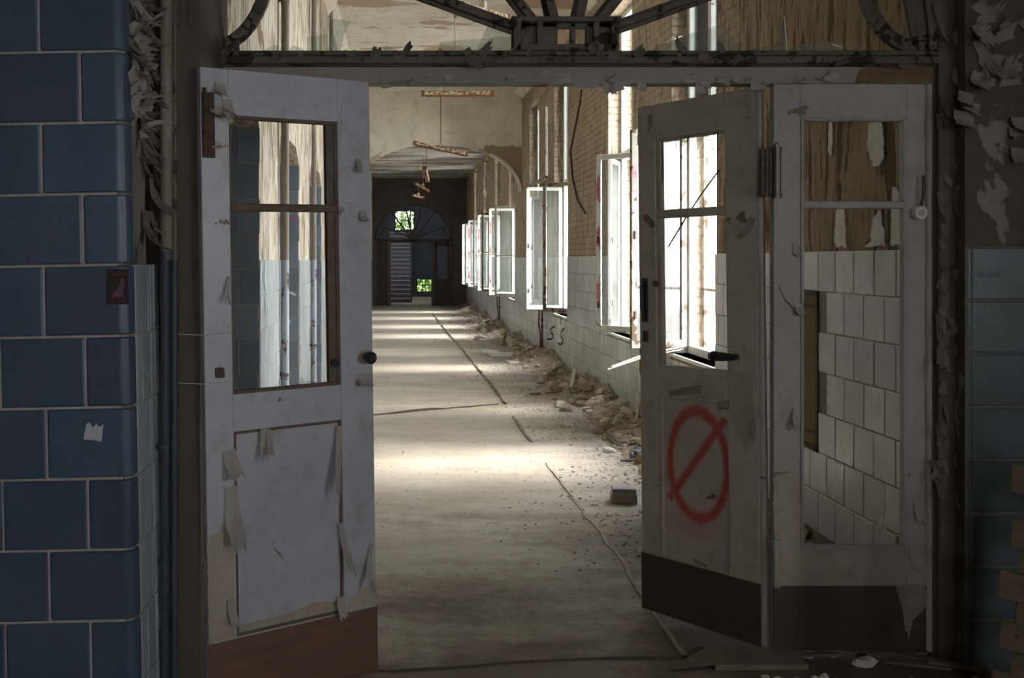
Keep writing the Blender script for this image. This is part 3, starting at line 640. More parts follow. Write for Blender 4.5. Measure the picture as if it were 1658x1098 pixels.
# jambs
jb = MB(); jb.box(-.80,-.705,3.43,3.98,0,4.6); jb.box(-.79,-.775,3.415,3.43,2.45,4.6); jb.box(-.745,-.725,3.415,3.43,2.45,4.6); j1 = struct(jb.build('trim_3', 'jamb', None, .004), 'dark bare left door jamb')
jb = MB(); jb.box(-.822,-.80,3.40,3.47,0,4.6); jb.box(-.80,-.787,3.415,3.45,0,4.6); struct(jb.build('trim_4', layered('olive_moulding_paint', (.15,.135,.085), (.11,.10,.065), (.07,.055,.035), .55, 9), None, .004), 'narrow olive moulding beside the left jamb')
jb = MB(); jb.box(2.165,2.235,3.86,3.98,0,2.5); jb.box(2.150,2.175,3.885,3.98,0,2.5); jb.box(2.185,2.24,3.875,3.98,2.5,4.6); j2 = struct(jb.build('trim_5', 'jamb', None, .006), 'dark right door jamb with curling paint')
m = MB()
for i in range(60):
    flake(m, (R.choice((2.17,2.185,2.235)), 3.857, R.uniform(.5,2.6)), (R.uniform(-.8,.3),-1,0), (R.uniform(-.5,.5),0,R.choice((-1,1))), R.uniform(.012,.03), R.uniform(.03,.10), R.uniform(.2,1.0))
f_ = solid(m.build('peeling_paint', 'flake_d', j2)); f_['kind'] = 'stuff'

# ------------------------------------------------------------------ left tiled pillar (front)
LEAN = .019
pil = MB(); PX, PY = -.855, 3.12
# rounded corner pillar body; x edge at -.855
def rounded(x1, y0, r, x0=-3.0, y1=3.98, n=8, xs=None):
    pts = [(x0,y1),(x0,y0)]
    for i in range(n+1): a = -PI/2+PI/2*i/n; pts.append((x1-r+r*math.cos(a), y0+r+r*math.sin(a)))
    pts += [(x1, 3.36),(x1-.02,3.37),(x1-.02,3.55),(x1-.02,y1)] ; return pts
pil.prism(rounded(PX-.006, PY+.006, .030), 'z', 0, 4.6)
pillar = struct(pil.build('pillar_left', 'plaster_pillar'), 'tall blue tiled pillar at the left foreground')
pm = MB(); gm = MB(); gm.prism(rounded(PX-.003, PY+.003, .030)[1:-3], 'z', 0, 4.6) if False else None
gb2 = MB(); gb2.box(-3.0,PX-.034,PY-.001,PY+.02,0,4.6); gb2.build('grout_bed', 'grout', pillar)
# courses measured on the pillar: joint height .231, joint at z about .004 above eye
def blue_row(z0, z1, splits):
    for a, b in zip(splits, splits[1:]):
        A, B, Z0, Z1 = a+.004, b-.004, z0+.004, z1-.004
        last = (b == splits[-1]); yb, yf = PY+.012, PY-.006; e = .005; tz = R.uniform(-.0015,.0015)
        if not last:
            tiles(pm, (a, PY-.0, z0), (1,0,0), (0,0,1), (0,-1,0), b-a, z1-z0, b-a, z1-z0, .008, .007, 0, .003, bev=.005)
        else:   # bull-nosed corner tile
            r = .034; prof = [(A, yf+e*.8),(A+e, yf)]
            for i in range(9): t = -PI/2+PI/2*i/8; prof.append((PX-r+(r+.004)*math.cos(t), PY+r-.002+(r+.004)*math.sin(t)))
            prof.append((PX+.004, PY+.048)); prof.append((PX-.002, PY+.052))
            o = len(pm.v); zs = [(Z0,-.005),(Z0+e,0),(Z1-e,0),(Z1,-.005)]
            cx_, cy_ = PX-.04, PY+.04
            for z, ins in zs:
                for (x, y) in prof:
                    d = Vector((x-cx_, y-cy_)); 
                    if x < PX-.04: pm.v.append((x, y-ins, z))
                    else: d = d.normalized(); pm.v.append((x+d.x*ins, y+d.y*ins, z))
            k = len(prof)
            for r_ in range(3):
                for i in range(k-1): pm.f.append((o+r_*k+i, o+r_*k+i+1, o+(r_+1)*k+i+1, o+(r_+1)*k+i))
CH = .2305; ZJ = 1.622   # a bed joint at this height
wide = .275
k = -7
while ZJ+k*CH < 4.5:
    z0, z1 = ZJ+k*CH, ZJ+(k+1)*CH
    if z1 > .01:
        z0 = max(z0, 0.0)
        sh1 = .145 if k % 2 == 0 else .275   # width of the corner tile
        sp_ = [PX]; xx = PX-sh1
        while xx > -3.0: sp_.append(xx); xx -= wide
        sp_.append(-3.0); blue_row(z0, z1, sorted(sp_))
    k += 1
o = pm.build('blue_tiling', 'tile_blue', pillar, smooth=False)
# pale tiles and moulding on the side face
ps = MB(); 
tiles(ps, (PX+.000, PY+.056, .01), (0,1,0), (0,0,1), (1,0,0), .185, 1.612, .155, CH, .005, .006, .5, .006)
tiles(ps, (PX+.000, PY+.245, .01), (0,1,0), (0,0,1), (1,0,0), .035, 1.612, .05, CH, .004, .006, 0, .003)
tiles(ps, (PX+.000, PY+.29, .01), (0,1,0), (0,0,1), (1,0,0), .05, 1.612, .05, CH, .004, .010, 0, .003)
ps.build('pale_tiling', 'tile_pale', pillar)
m = MB(); m.box(PX-.02, PX-.001, PY+.05, PY+.34, 0, 1.62); m.build('side_grout_bed', 'grout', pillar)
# heavy peeling paint above the pale tiles
m = MB()
for i in range(150):
    yy = PY+R.uniform(.05,.42); zz = 2.05+R.random()**.8*.85+.25*max(0,(yy-PY-.25)); 
    flake(m, (PX-.004, yy, zz), (1,R.uniform(-.9,.1),R.uniform(-.3,.3)), (0,R.uniform(-1.2,1.2),R.choice((-1,-1,1))), R.uniform(.02,.07), R.uniform(.03,.11), R.uniform(.3,1.8), jag=.4)
f_ = solid(m.build('peeling_paint', 'flake', pillar), .0016); f_['kind'] = 'stuff'
m = MB()
for i in range(110):
    yy = PY+R.uniform(.20,.46); zz = 1.75+R.random()*1.3
    flake(m, (PX-.006+ .02*R.random(), yy, zz), (1,R.uniform(-.8,.1),R.uniform(-.2,.2)), (0,R.uniform(-.3,.3),-1), R.uniform(.015,.04), R.uniform(.04,.14), R.uniform(.3,1.6), jag=.4)
f_ = solid(m.build('peeling_paint', 'flake_d', pillar), .0016); f_['kind'] = 'stuff'
# lean of this old pillar: its head stands a little left of its foot
pillar.rotation_euler = (0, -LEAN, 0); pillar.location = (.012, 0, 0)

# sticker and paper on the pillar
PT = (PX, PY)
def on_pillar(x, y): p = px(x, y, PY-.008); return p
def sticker():
    c0 = on_pillar(174, 493); c1 = on_pillar(208, 436); wdt, hgt = c1.x-c0.x, c1.z-c0.z
    t = empty('sticker', (c0.x, PY-.0095, c0.z), label='small black and red sticker on the blue tiled pillar corner', cat='sticker'); t.rotation_euler = (0,-LEAN*.6,0)
    m = MB(); m.box(0,wdt,-.0008,.0008,0,hgt); m.build('backing', 'sticker', t)
    m = MB(); patch(m, [(.012,.025),(.05,.025),(.052,.05),(.035,.052),(.022,.04)], (0,-.001,0), (1,0,0),(0,0,1),(0,-1,0), .0003, .001, .006); m.build('picture_lilac', 'sticker_lilac', t)
    m = MB(); patch(m, [(.030,.048),(.052,.045),(.056,.075),(.048,.090),(.043,.068)], (0,-.0011,0), (1,0,0),(0,0,1),(0,-1,0), .0003, .001, .006); m.build('picture_flesh', 'sticker_skin', t)
    for txt, z, sz in (('Captai', hgt-.020, .0235), ('HOOD', .006, .0285)):
        cu = bpy.data.curves.new('lettering', 'FONT'); cu.body = txt; cu.size = sz; cu.extrude = .0002
        o = bpy.data.objects.new('lettering', cu); C.objects.link(o); cu.materials.append(M['sticker_red']); o.parent = t; o.location = (.001,-.0012,z); 
        bpy.context.view_layer.update(); me = bpy.data.meshes.new_from_object(o); bpy.data.objects.remove(o)
        xs = [v.co.x for v in me.vertices]; k_ = (wdt-.003)/(max(xs)-min(xs))
        for v in me.vertices: v.co = Vector((v.co.x*k_, -v.co.z, v.co.y))
        o = bpy.data.objects.new('lettering', me); C.objects.link(o); o.parent = t; o.location = (.001,-.0014,z)
        if not me.materials: me.materials.append(M['sticker_red'])
sticker()
m = MB(); c0 = on_pillar(135, 713); patch(m, [(0,.004),(.058,-.004),(.066,.052),(.05,.044),(.042,.056),(.030,.040),(.022,.058),(.010,.05)], (c0.x, PY-.0082, c0.z), (1,0,0),(0,0,1),(0,-1,0), .0008, .0012, .008)
tag(m.build('paper_scrap', 'paper'), 'torn white paper scrap stuck low on the blue tiled pillar', 'paper')

# pipes in the pillar recess
def pipe_thing(x, y, z1, r, mats, label, clamps, name='heating_pipe', reach=-.06):
    t = empty(name, (x,y,0), label=label, cat='pipe')
    zs = [0]+[q for q,_ in mats]; 
    for (a, (b, mt)) in zip(zs, mats): MB().tube([(0,0,a),(0,0,b)], r, 14).build('pipe_run', mt, t, smooth=False)
    for z in clamps:
        m = MB(); m.tube([(0,0,z-.012),(0,0,z+.012)], r*1.25, 14); m.tube([(0,0,z-.035),(0,0,z-.028)], r*1.18, 14)
        if reach: m.tube([(0,0,z),(reach,0.01,z)], r*.55, 8)
        m.build('clamp', 'pipe_blue' if mats[0][1]=='pipe_blue' else 'steel', t)
    return t
pipe_thing(-.818,3.40,4.6,.0215,[(1.65,'pipe_blue'),(4.6,'pipe_white')],'thick heating pipe beside the left pillar, blue below and white above',[.30,.55,.42,.96],reach=-.035)
pipe_thing(-.783,3.37,1.65,.010,[(1.62,'pipe_blue')],'thin blue heating pipe between the thick pipe and the left jamb',[.30,.60,.45,.98],reach=0)
m = MB()
for z, zz in ((541,541),(620,621)): m.tube([px(288,z,3.36), px(330,z+2,3.36), px(371,zz-2,3.40)], .0016, 6)
tag(m.build('tie_wire', 'wire'), 'pale wires tying the left door leaf to the pipes', 'wire')

# ------------------------------------------------------------------ door leaves
def leaf_frame(t, w, z0, z1, stile_h, stile_f, rails, mat, th=.042, name='frame'):
    """local x runs from hinge to free edge; visible face at -y"""
    m = MB(); m.box(0,stile_h,-th/2,th/2,z0,z1); m.build('stile', mat, t, .004)
    m = MB(); m.box(w-stile_f,w,-th/2,th/2,z0,z1); m.build('stile', mat, t, .004)
    for a, b in rails: m = MB(); m.box(stile_h-.001,w-stile_f+.001,-th/2+.001,th/2-.001,a,b); m.build('rail', mat, t, .003)
def bead_ring(mb, x0, x1, z0, z1, y0, y1, b=.014):
    mb.box(x0,x0+b,y0,y1,z0,z1); mb.box(x1-b,x1,y0,y1,z0,z1); mb.box(x0+b,x1-b,y0,y1,z0,z0+b); mb.box(x0+b,x1-b,y0,y1,z1-b,z1)

# left leaf
W = .681
ll = empty('door_leaf', (-.676, 3.42, .01), math.atan2(.35,.584), label='pale blue grey door leaf standing open at the left of the doorway', cat='door leaf')
ll.rotation_euler = (0, -.0165, math.atan2(.35,.584))
leaf_frame(ll, W, 0, 2.29, .106, .141, [(2.125,2.29),(.992,1.127),(.0,.255)], 'paint_blue')
m = MB(); m.box(.106,W-.141,-.010,.012,.255,.992); m.build('lower_panel', 'paint_blue', ll)
m = MB(); bead_ring(m, .106, W-.141, .255, .992, -.017, -.008, .010); m.build('panel_moulding', 'bead', ll)
m = MB(); m.box(-.001,W+.001,-.026,-.0205,-.005,.252); m.build('kick_board', 'kick_l', ll, .002)
m = MB(); bead_ring(m, .106, W-.141, 1.127, 2.125, -.012, .016, .010); m.box(W-.183,W-.149,-.006,.018,1.137,2.115); m.build('glazing_bead', 'bead', ll, .002)
m = MB(); m.box(.106,W-.141,-.016,.016,1.783,1.812); m.build('glazing_bar', 'bead', ll, .004)
for zz_ in [(.15,1.135,.16,.05)]: pass
m = MB(); m.prism([(.116,1.137),(.135,1.137),(.116,1.165)], 'y', -.002,.002); m.prism([(.36,1.137),(.44,1.137),(.425,1.152),(.40,1.146),(.385,1.163)], 'y', -.002,.002); m.build('glass_shard', 'glass', ll)
m = MB(); m.tube([(W-.035,-.02,1.225),(W-.035,-.050,1.225)], [.013,.011], 14); m.tube([(W-.035,-.048,1.225),(W-.035,-.056,1.225),(W-.035,-.072,1.225),(W-.035,-.080,1.225)], [.016,.024,.024,.014], 16); m.build('door_knob', 'black', ll, smooth=False)
m = MB(); m.tube([(W-.035,-.021,1.225),(W-.035,-.024,1.225)], .030, 18); m.build('knob_rose', 'primer', ll)
m = MB(); m.tube([(W-.162,-.02,1.21),(W-.162,-.008,1.21)], .017, 14); m.build('bolt_hole', 'black', ll)
m = MB(); patch(m, [(0,0),(.036,0),(.036,.036),(0,.036)], (.038,-.0212,1.19), (1,0,0),(0,0,1),(0,-1,0), .001, .003); m.build('rusty_hole', 'dark_rust', ll)
m = MB(); m.box(.004,.050,-.030,-.02,1.97,2.20)
for z in (1.99,2.04,2.09,2.14,2.18): m.tube([(.012,-.034,z),(.012,-.034,z+.035)], .008, 8); m.box(.024,.048,-.034,-.028,z,z+.018)
m.build('hinge', 'dark_rust', ll, .002)
# flakes on the left leaf: (x, z, w, h, curl, dir)
for x, z, w_, h_, cu, dz in ((.225,.992,.035,.10,.5,-1),(.245,.985,.03,.09,.9,-1),(W-.150,.97,.03,.24,.35,-1),(.085,.93,.05,.10,.8,-1),(.09,.80,.045,.20,.6,-1),(.08,.40,.025,.10,.8,-1),
        (.060,2.16,.05,.06,1.4,-1),(.075,2.24,.04,.06,1.2,-1),(.09,2.10,.05,.05,1.5,1),(.05,2.03,.03,.03,1.2,-1),(.10,2.18,.04,.08,1.0,-1),(W-.04,1.79,.03,.05,1.2,-1),
        (.095,1.55,.015,.10,.8,-1),(W-.05,1.99,.03,.06,.9,-1),(W-.04,1.16,.06,.05,1.0,-1),(W-.02,.50,.02,.18,.9,-1),(W-.16,.32,.03,.08,.9,-1),(W-.155,.60,.02,.20,.6,-1)):
    m = MB(); flake(m, (x,-.0215,z), (0,-1,0), (R.uniform(-.3,.3),0,dz), w_, h_, cu); solid(m.build('paint_flake', 'flake', ll))
m = MB()
for pts in ([(0,.255),(.100,.255),(.100,.60),(.09,.72),(.04,.64),(.0,.63)], [(W-.14,.255),(W-.002,.255),(W-.002,.36),(W-.05,.335),(W-.12,.30)], [(.0,1.99),(.10,2.01),(.10,2.02),(.05,2.015)]):
    patch(m, pts, (0,-.0212,0), (1,0,0),(0,0,1),(0,-1,0), .0006, .004); m.build('bare_primer', 'primer', ll); m = MB()
patch(m, [(.116,.265),(W-.151,.265),(W-.151,.30),(.42,.315),(.30,.295),(.116,.29)], (0,-.0102,0), (1,0,0),(0,0,1),(0,-1,0), .0006, .002)
m.build('bare_primer', 'primer', ll)
m = MB(); patch(m, [(W-.135,1.98),(W-.02,1.96),(W-.005,2.10),(W-.03,2.21),(W-.07,2.26),(W-.125,2.20)], (0,-.0212,0), (1,0,0),(0,0,1),(0,-1,0), .003, .006); m.build('blistered_paint', 'paint_blue', ll)

# right leaf: hinged on the fixed panel; local x from hinge to free edge; camera sees its +y face
W = .597
rl = empty('door_leaf', (1.50, 3.945, .045), 0, label='warm grey door leaf sprayed with a red slashed circle', cat='door leaf')
ang = math.atan2(.47,-.368); rl.rotation_euler = (0, .013, ang)
def flip(m):   # mirror to the +y side
    m.v = [(x,-y,z) for x,y,z in m.v]; m.f = [f[::-1] for f in m.f]; return m
leaf_frame(rl, W, 0, 2.285, .146, .094, [(2.125,2.285),(.965,1.11),(.0,.25)], 'paint_beige')
m = MB(); m.box(.146,W-.094,-.012,.010,.25,.965); m.build('lower_panel', 'graffiti', rl)
m = flip(MB().box(W-.118,W-.094,-.021,-.008,.25,.965)); m.box(.146,W-.094,.010,.018,.25,.258); m.build('panel_moulding', 'primer', rl, .002)
m = flip(MB().box(.0,W+.001,-.026,-.0205,-.005,.25)); m.build('kick_board', 'kick_r', rl, .002)
m = MB(); m.box(W-.094-.022,W-.094,-.018,.012,1.11,2.125); m.box(.146,W-.094,-.018,.010,2.117,2.125); m.build('glazing_bead', 'primer', rl, .002)
m = MB(); m.box(.146,W-.094,-.016,.020,1.768,1.806); m.build('glazing_bar', 'paint_beige', rl, .006)
m = MB()
for pts in ([(.16,2.12),(.25,2.12),(.20,2.02),(.17,2.08)],[(.26,2.12),(.31,2.12),(.33,2.085),(.29,2.06)],[(.33,2.12),(.41,2.12),(.40,2.075),(.36,2.085)],[(.42,2.12),(.48,2.12),(.48,1.93),(.44,2.02),(.455,2.08)]): m.prism(pts, 'y', -.002, .002)
m.build('glass_shard', 'glass', rl)
m = MB(); m.tube([(.0,.0,0),(.0,.0,2.285)], .020, 14); m.build('rounded_edge', 'paint_rail', rl)
m = flip(MB().box(W-.050,W-.018,-.030,-.02,1.30,1.50)); m.tube([(W-.034,.028,1.33),(W-.034,.045,1.36),(W-.034,.045,1.45),(W-.034,.028,1.48)], .008, 8); m.build('pull_handle', 'black', rl, .003)
m = flip(MB().box(W-.048,W-.020,-.025,-.02,1.21,1.26)); m.build('lock_plate', 'dark_rust', rl, .002)
m = MB(); m.box(.075,.125,.02,.025,1.14,1.20); m.build('handle_plate', 'paint_beige', rl, .002)
m = MB(); m.tube([(.098,.022,1.172),(.098,.055,1.172)], .013, 12); m.tube([(.098,.05,1.172),(.14,.062,1.172),(.185,.066,1.173),(.20,.066,1.173)], [.014,.019,.022,.014], 14); m.build('door_handle', 'black', rl)
m = MB(); m.tube([(W-.095,.012,1.475),(W-.095,.030,1.475)], .016, 12); m.build('bolt_knob', 'bead', rl)
m = MB(); m.tube([(.18,.01,1.96),(.28,.0,1.86),(.36,-.0,1.76),(.45,.0,1.64)], .0035, 6); m.build('loose_wire', 'iron', rl)
for x, z, w_, h_, cu, dz in ((W-.07,2.24,.025,.10,.8,-1),(.35,.99,.16,.03,.6,1),(.28,.26,.06,.03,1.2,1),(.035,.92,.03,.10,.9,-1),(.02,1.75,.03,.10,1.1,-1),(.16,.98,.05,.03,.8,-1)):
    m = MB(); flake(m, (x,.0215,z), (0,1,0), (R.uniform(-.3,.3),0,dz), w_, h_, cu); solid(m.build('paint_flake', 'flake_w', rl))
m = MB()
for pts in ([(W-.092,.70),(W-.04,.70),(W-.02,.93),(W-.092,.95)],[(.02,.25),(.07,.25),(.10,.50),(.06,.58),(.01,.55)],[(.06,.78),(.14,.92),(.15,1.10),(.03,1.11),(.02,.85)],[(.16,.985),(.35,.97),(.33,1.03),(.28,1.09),(.16,1.09)]):
    m = MB(); patch(m, pts, (0,.0208,0), (1,0,0),(0,0,1),(0,1,0), .0008, .006); m.build('bare_primer', 'primer', rl)
m = MB()
for z in (.45,): pass

# fixed panel at the right
fp = empty('door_panel', (1.518, 3.92, .04), label='fixed grey panel of the door with two empty panes', cat='door panel')
W = .632; th = .044
leaf_frame(fp, W+.015, 0, 2.293, .110, .110, [(2.155,2.293),(.265,.41),(.0,.265)], 'paint_grey', th)
m = MB(); bead_ring(m, .110, W-.095, .41, 2.155, -.026, .010, .013); m.build('glazing_bead', 'paint_grey', fp, .004)
m = MB(); m.box(.12,W-.10,-.028,.018,1.788,1.818); m.build('glazing_bar', 'paint_grey', fp, .006)
m = MB(); m.box(-.002,W+.01,-.028,-.0215,0,.262); m.build('kick_board', 'kick_r', fp, .003)
m = MB(); m.tube([(W-.005,-.022,0),(W-.005,-.022,2.29)], .014, 12); m.tube([(W+.018,-.02,0),(W+.018,-.02,2.29)], .008, 8); m.build('edge_moulding', 'paint_grey', fp)
m = MB(); patch(m, [(.49,.262),(.60,.27),(.625,.215),(.60,.16),(.555,.12),(.545,.05),(.525,.10),(.515,.17),(.50,.235)], (0,-.0285,0), (1,0,0),(0,0,1),(0,-1,0), .0015, .004); m.build('paint_flake', 'flake_w', fp)
m = MB()
for pts in ([(.02,.27),(.27,.265),(.30,.30),(.30,.385),(.27,.405),(.04,.40),(.0,.35)], [(.0,.42),(.105,.42),(.105,.70),(.06,.78),(.0,.72)]): m = MB(); patch(m, pts, (0,-.0225,0), (1,0,0),(0,0,1),(0,-1,0), .0008, .006); m.build('bare_primer', 'primer', fp)
for x, z, w_, h_, cu, dz in ((.095,.98,.03,.09,1.0,-1),(.30,.29,.05,.03,.9,1),(.085,1.65,.02,.06,.7,-1),(.10,1.40,.03,.05,1.1,-1),(.57,.42,.04,.10,1.2,-1),(.58,.60,.03,.08,.9,-1),(.03,.70,.05,.03,1.0,1)):
    m = MB(); flake(m, (x,-.023,z), (0,-1,0), (R.uniform(-.3,.3),0,dz), w_, h_, cu); solid(m.build('paint_flake', 'flake', fp))
# paint crack down the stile
m = MB(); m.bar((.02,-.0232,1.475),(.045,-.0232,1.42),.003,.002,up=(0,1,0)); m.bar((.045,-.0232,1.42),(.105,-.026,1.36),.006,.003,up=(0,1,0)); m.build('paint_crack', 'bead', fp)
# spring hinges between leaf and panel
def hinge(z0, z1, mat, r, label):
    t = empty('spring_hinge', (1.515, 3.885, z0), label=label, cat='hinge'); h = z1-z0
    m = MB(); m.tube([(.01,-.0,0),(.01,0,h)], r, 16); m.tube([(.01,0,-.008),(.01,0,.012)], r*1.2, 16); m.tube([(.01,0,h-.012),(.01,0,h+.006)], r*1.2, 16); m.tube([(.01,0,h),(.01,0,h+.018),(.01,0,h+.026)], [r*.5,r*.6,r*.2], 12); m.build('barrel', mat, t)
    if mat != 'paint_grey':
        m = MB(); m.tube([(-.028,.01,0),(-.028,.01,h)], r*.95, 14); m.build('spring_barrel', 'iron', t); m = MB(); m.box(-.052,.03,.0,.012,0,h); m.build('plate', 'iron', t, .003)
    return t
hinge(EYE+(421-318)*3.9/F, EYE+(421-242)*3.9/F, 'steel', .017, 'dark steel spring hinge high between the right leaf and panel')
hinge(EYE+(421-945)*3.9/F, EYE+(421-875)*3.9/F, 'paint_grey', .013, 'pale painted hinge barrel low between the right leaf and panel')
# bell push / socket with its cable on the panel stile
t = empty('light_switch', px(1489,345,3.885), label='round cream switch with a dangling cable on the right panel', cat='switch')
m = MB(); m.tube([(0,.012,0),(0,-.008,0),(0,-.016,0)], [.030,.030,.024], 24); m.build('housing', 'ceramic', t); m = MB(); m.box(-.010,.010,-.020,-.015,-.006,.006); m.tube([(0,-.015,0),(0,-.018,0)], .014, 16); m.build('rocker', 'paint_grey', t)
m = MB(); m.tube([(.002,-.006,.028),(.008,-.010,.06),(.010,-.012,.10),(.008,-.013,.15)], .006, 8); m.build('cable_stub', 'iron', t)
t = empty('number_tag', px(1428,853,3.885), label='small oval cream tag hanging at the bottom of the right pane', cat='tag')
def oval(mb, rx, rz, y0, y1, n=20): mb.prism([(rx*math.cos(2*PI*i/n), rz*math.sin(2*PI*i/n)) for i in range(n)], 'y', y0, y1)
m = MB(); oval(m, .013, .035, -.004, .004); m.build('disc', 'ceramic', t, .002); m = MB(); oval(m, .005, .020, -.006, -.003); m.build('raised_oval', 'primer', t); m = MB(); m.tube([(.012,.0,-.002),(.030,.01,-.012),(.060,.02,-.03),(.085,.02,-.038)], .002, 6); m.build('string', 'bead', t)

# ------------------------------------------------------------------ right tiled wall of the front hall
rt = MB(); TH = .2096; Zt = EYE+(421-400)*3.8/F
tiles(rt, (2.255, 3.797, Zt-8*TH), (1,0,0), (0,0,1), (0,-1,0), 1.8, 8*TH, .30, TH, .006, .007, 0, .010, lambda u, v: v < .0, bev=.005)
tiles(rt, (2.236, 3.797, Zt-8*TH), (1,0,0), (0,0,1), (0,-1,0), .022, 8*TH, .03, TH, .006, .007, 0, .002, bev=.005)
m = MB(); m.box(2.234,4.1,3.795,3.802,0,Zt); m.build('grout_bed', 'grout_d', wall_d)
rt.v = [(x, y, max(z, 0.0)) for x,y,z in rt.v]; rt.build('teal_tiling', 'tile_teal', wall_d)
m = MB()
for i in range(34):
    flake(m, (2.27+abs(R.gauss(0,.25)), 3.797, R.uniform(2.3,2.8)), (0,-1,R.uniform(-.3,.3)), (R.uniform(-1,1),0,R.choice((-1,-1,1))), R.uniform(.03,.09), R.uniform(.04,.12), R.uniform(.2,1.2), jag=.4)
for x, y in ((1565,150),(1572,165),(1590,120),(1645,205),(1648,240),(1650,190),(1560,180)):
    p = px(x,y,3.79); flake(m, p, (0,-1,0), (R.uniform(-.5,.5),0,-1), R.uniform(.05,.09), R.uniform(.05,.1), 1.3)
f_ = solid(m.build('peeling_paint', 'flake_w', wall_d), .002); f_['kind'] = 'stuff'
def chalk(pts_list, D, n, wd, mat, name, label, cat='graffiti', axis=None):
    m = MB()
    for pts in pts_list:
        P = [px(x, y, D) for x, y in pts] if axis is None else [axis(x, y) for x, y in pts]
        # smooth the line
        Q = []
        for i in range(len(P)-1):
            p0, p1, p2, p3 = P[max(i-1,0)], P[i], P[i+1], P[min(i+2,len(P)-1)]
            for k in range(6):
                t_ = k/6; Q.append(.5*((2*p1)+(p2-p0)*t_+(2*p0-5*p1+4*p2-p3)*t_*t_+(3*p1-p0-3*p2+p3)*t_**3))
        Q.append(P[-1]); ribbon(m, Q, n, wd)
    return tag(m.build(name, mat), label, cat)
chalk([[(1572,446),(1580,438),(1578,452),(1586,440),(1590,450)],[(1592,438),(1592,452),(1600,452)],[(1604,440),(1602,450),(1610,438),(1612,452),(1620,438)]], 3.788, (0,-1,0), .003, 'ink_chalk', 'chalk_scribble', 'faint chalk scribble on the top teal tile')
chalk([[(1572,503),(1580,496),(1578,510),(1588,500),(1586,512)],[(1590,494),(1592,512),(1602,500),(1600,514),(1612,508),(1616,496)],[(1585,521),(1600,519),(1618,520)]], 3.788, (0,-1,0), .003, 'ink_chalk', 'chalk_scribble', 'faint chalk scribble on the second teal tile')

# ------------------------------------------------------------------ windows along the right wall
def casement(parent, hinge_pt, phi, near, w, z0, z1, mat, bar=None, red=0, pane=True):
    """leaf hinged at a jamb; phi = how far it has swung into the corridor"""
    t = empty('casement', hinge_pt); t.parent = parent
    s = 1 if near else -1
    d = Vector((-math.sin(phi), s*math.cos(phi), 0)); t.rotation_euler = (0,0,math.atan2(d.y,d.x))
    fw = .052; th = .036
    m = MB(); m.box(0,fw,-th/2,th/2,z0,z1); m.box(w-fw,w,-th/2,th/2,z0,z1); m.box(fw,w-fw,-th/2,th/2,z0,z0+fw+.012); m.box(fw,w-fw,-th/2,th/2,z1-fw,z1)
    if bar: m.box(fw,w-fw,-.012,.012,z0+(z1-z0)*bar-.012,z0+(z1-z0)*bar+.012)
    f = m.build('sash', mat, t, .004)
    if pane: m = MB(); m.box(fw,w-fw,-.002,.002,z0+fw+.012,z1-fw); m.build('pane', 'glass', t)
    m = MB(); 
    for z in (z0+.25, (z0+z1)/2): m.box(w-.04,w-.02,-.030,.030,z,z+.07); 
    m.build('latch', 'iron', t, .002)
    if red:
        for z, hh in ((z0+.25,.22),(z0+.80,.26),(z0+1.32,.30)):
            m = MB(); zz = z+R.uniform(-.08,.08)
            for yy, n in ((-th/2,-1),(th/2,1)):
                patch(m, [(.002,0),(fw*.5,R.uniform(-.03,.05)),(fw-.004,.04),(fw*.8,hh*.5),(fw-.006,hh*.8),(fw*.4,hh),(.003,hh*.9),(fw*.2,hh*.5)], (0 if red == 1 else w-fw,yy,zz), (1,0,0),(0,0,1),(0,n,0), .0009, .010)
            m.build('red_spray_patch', 'red', t)
    return t
LEAVES = {0: ((72,False,'win_grime',1,2),(165,True,'win_white',None,0)),
          1: ((50,True,'win_white',None,2),(24,False,'win_white',None,0)),
          2: ((88,False,'win_white',None,0),(46,True,'win_grime',None,0)),
          3: ((20,False,'win_white',None,0),(15,True,'win_white',None,0)),
          4: ((88,False,'win_white',.45,2),(70,True,'win_white',.45,0)),
          5: ((88,False,'win_white',.5,2),(80,True,'win_grime',.5,0)),
          6: ((100,False,'win_white',None,2),(60,True,'win_white',None,0)),
          7: ((70,False,'win_white',None,0),(60,True,'win_white',None,0))}
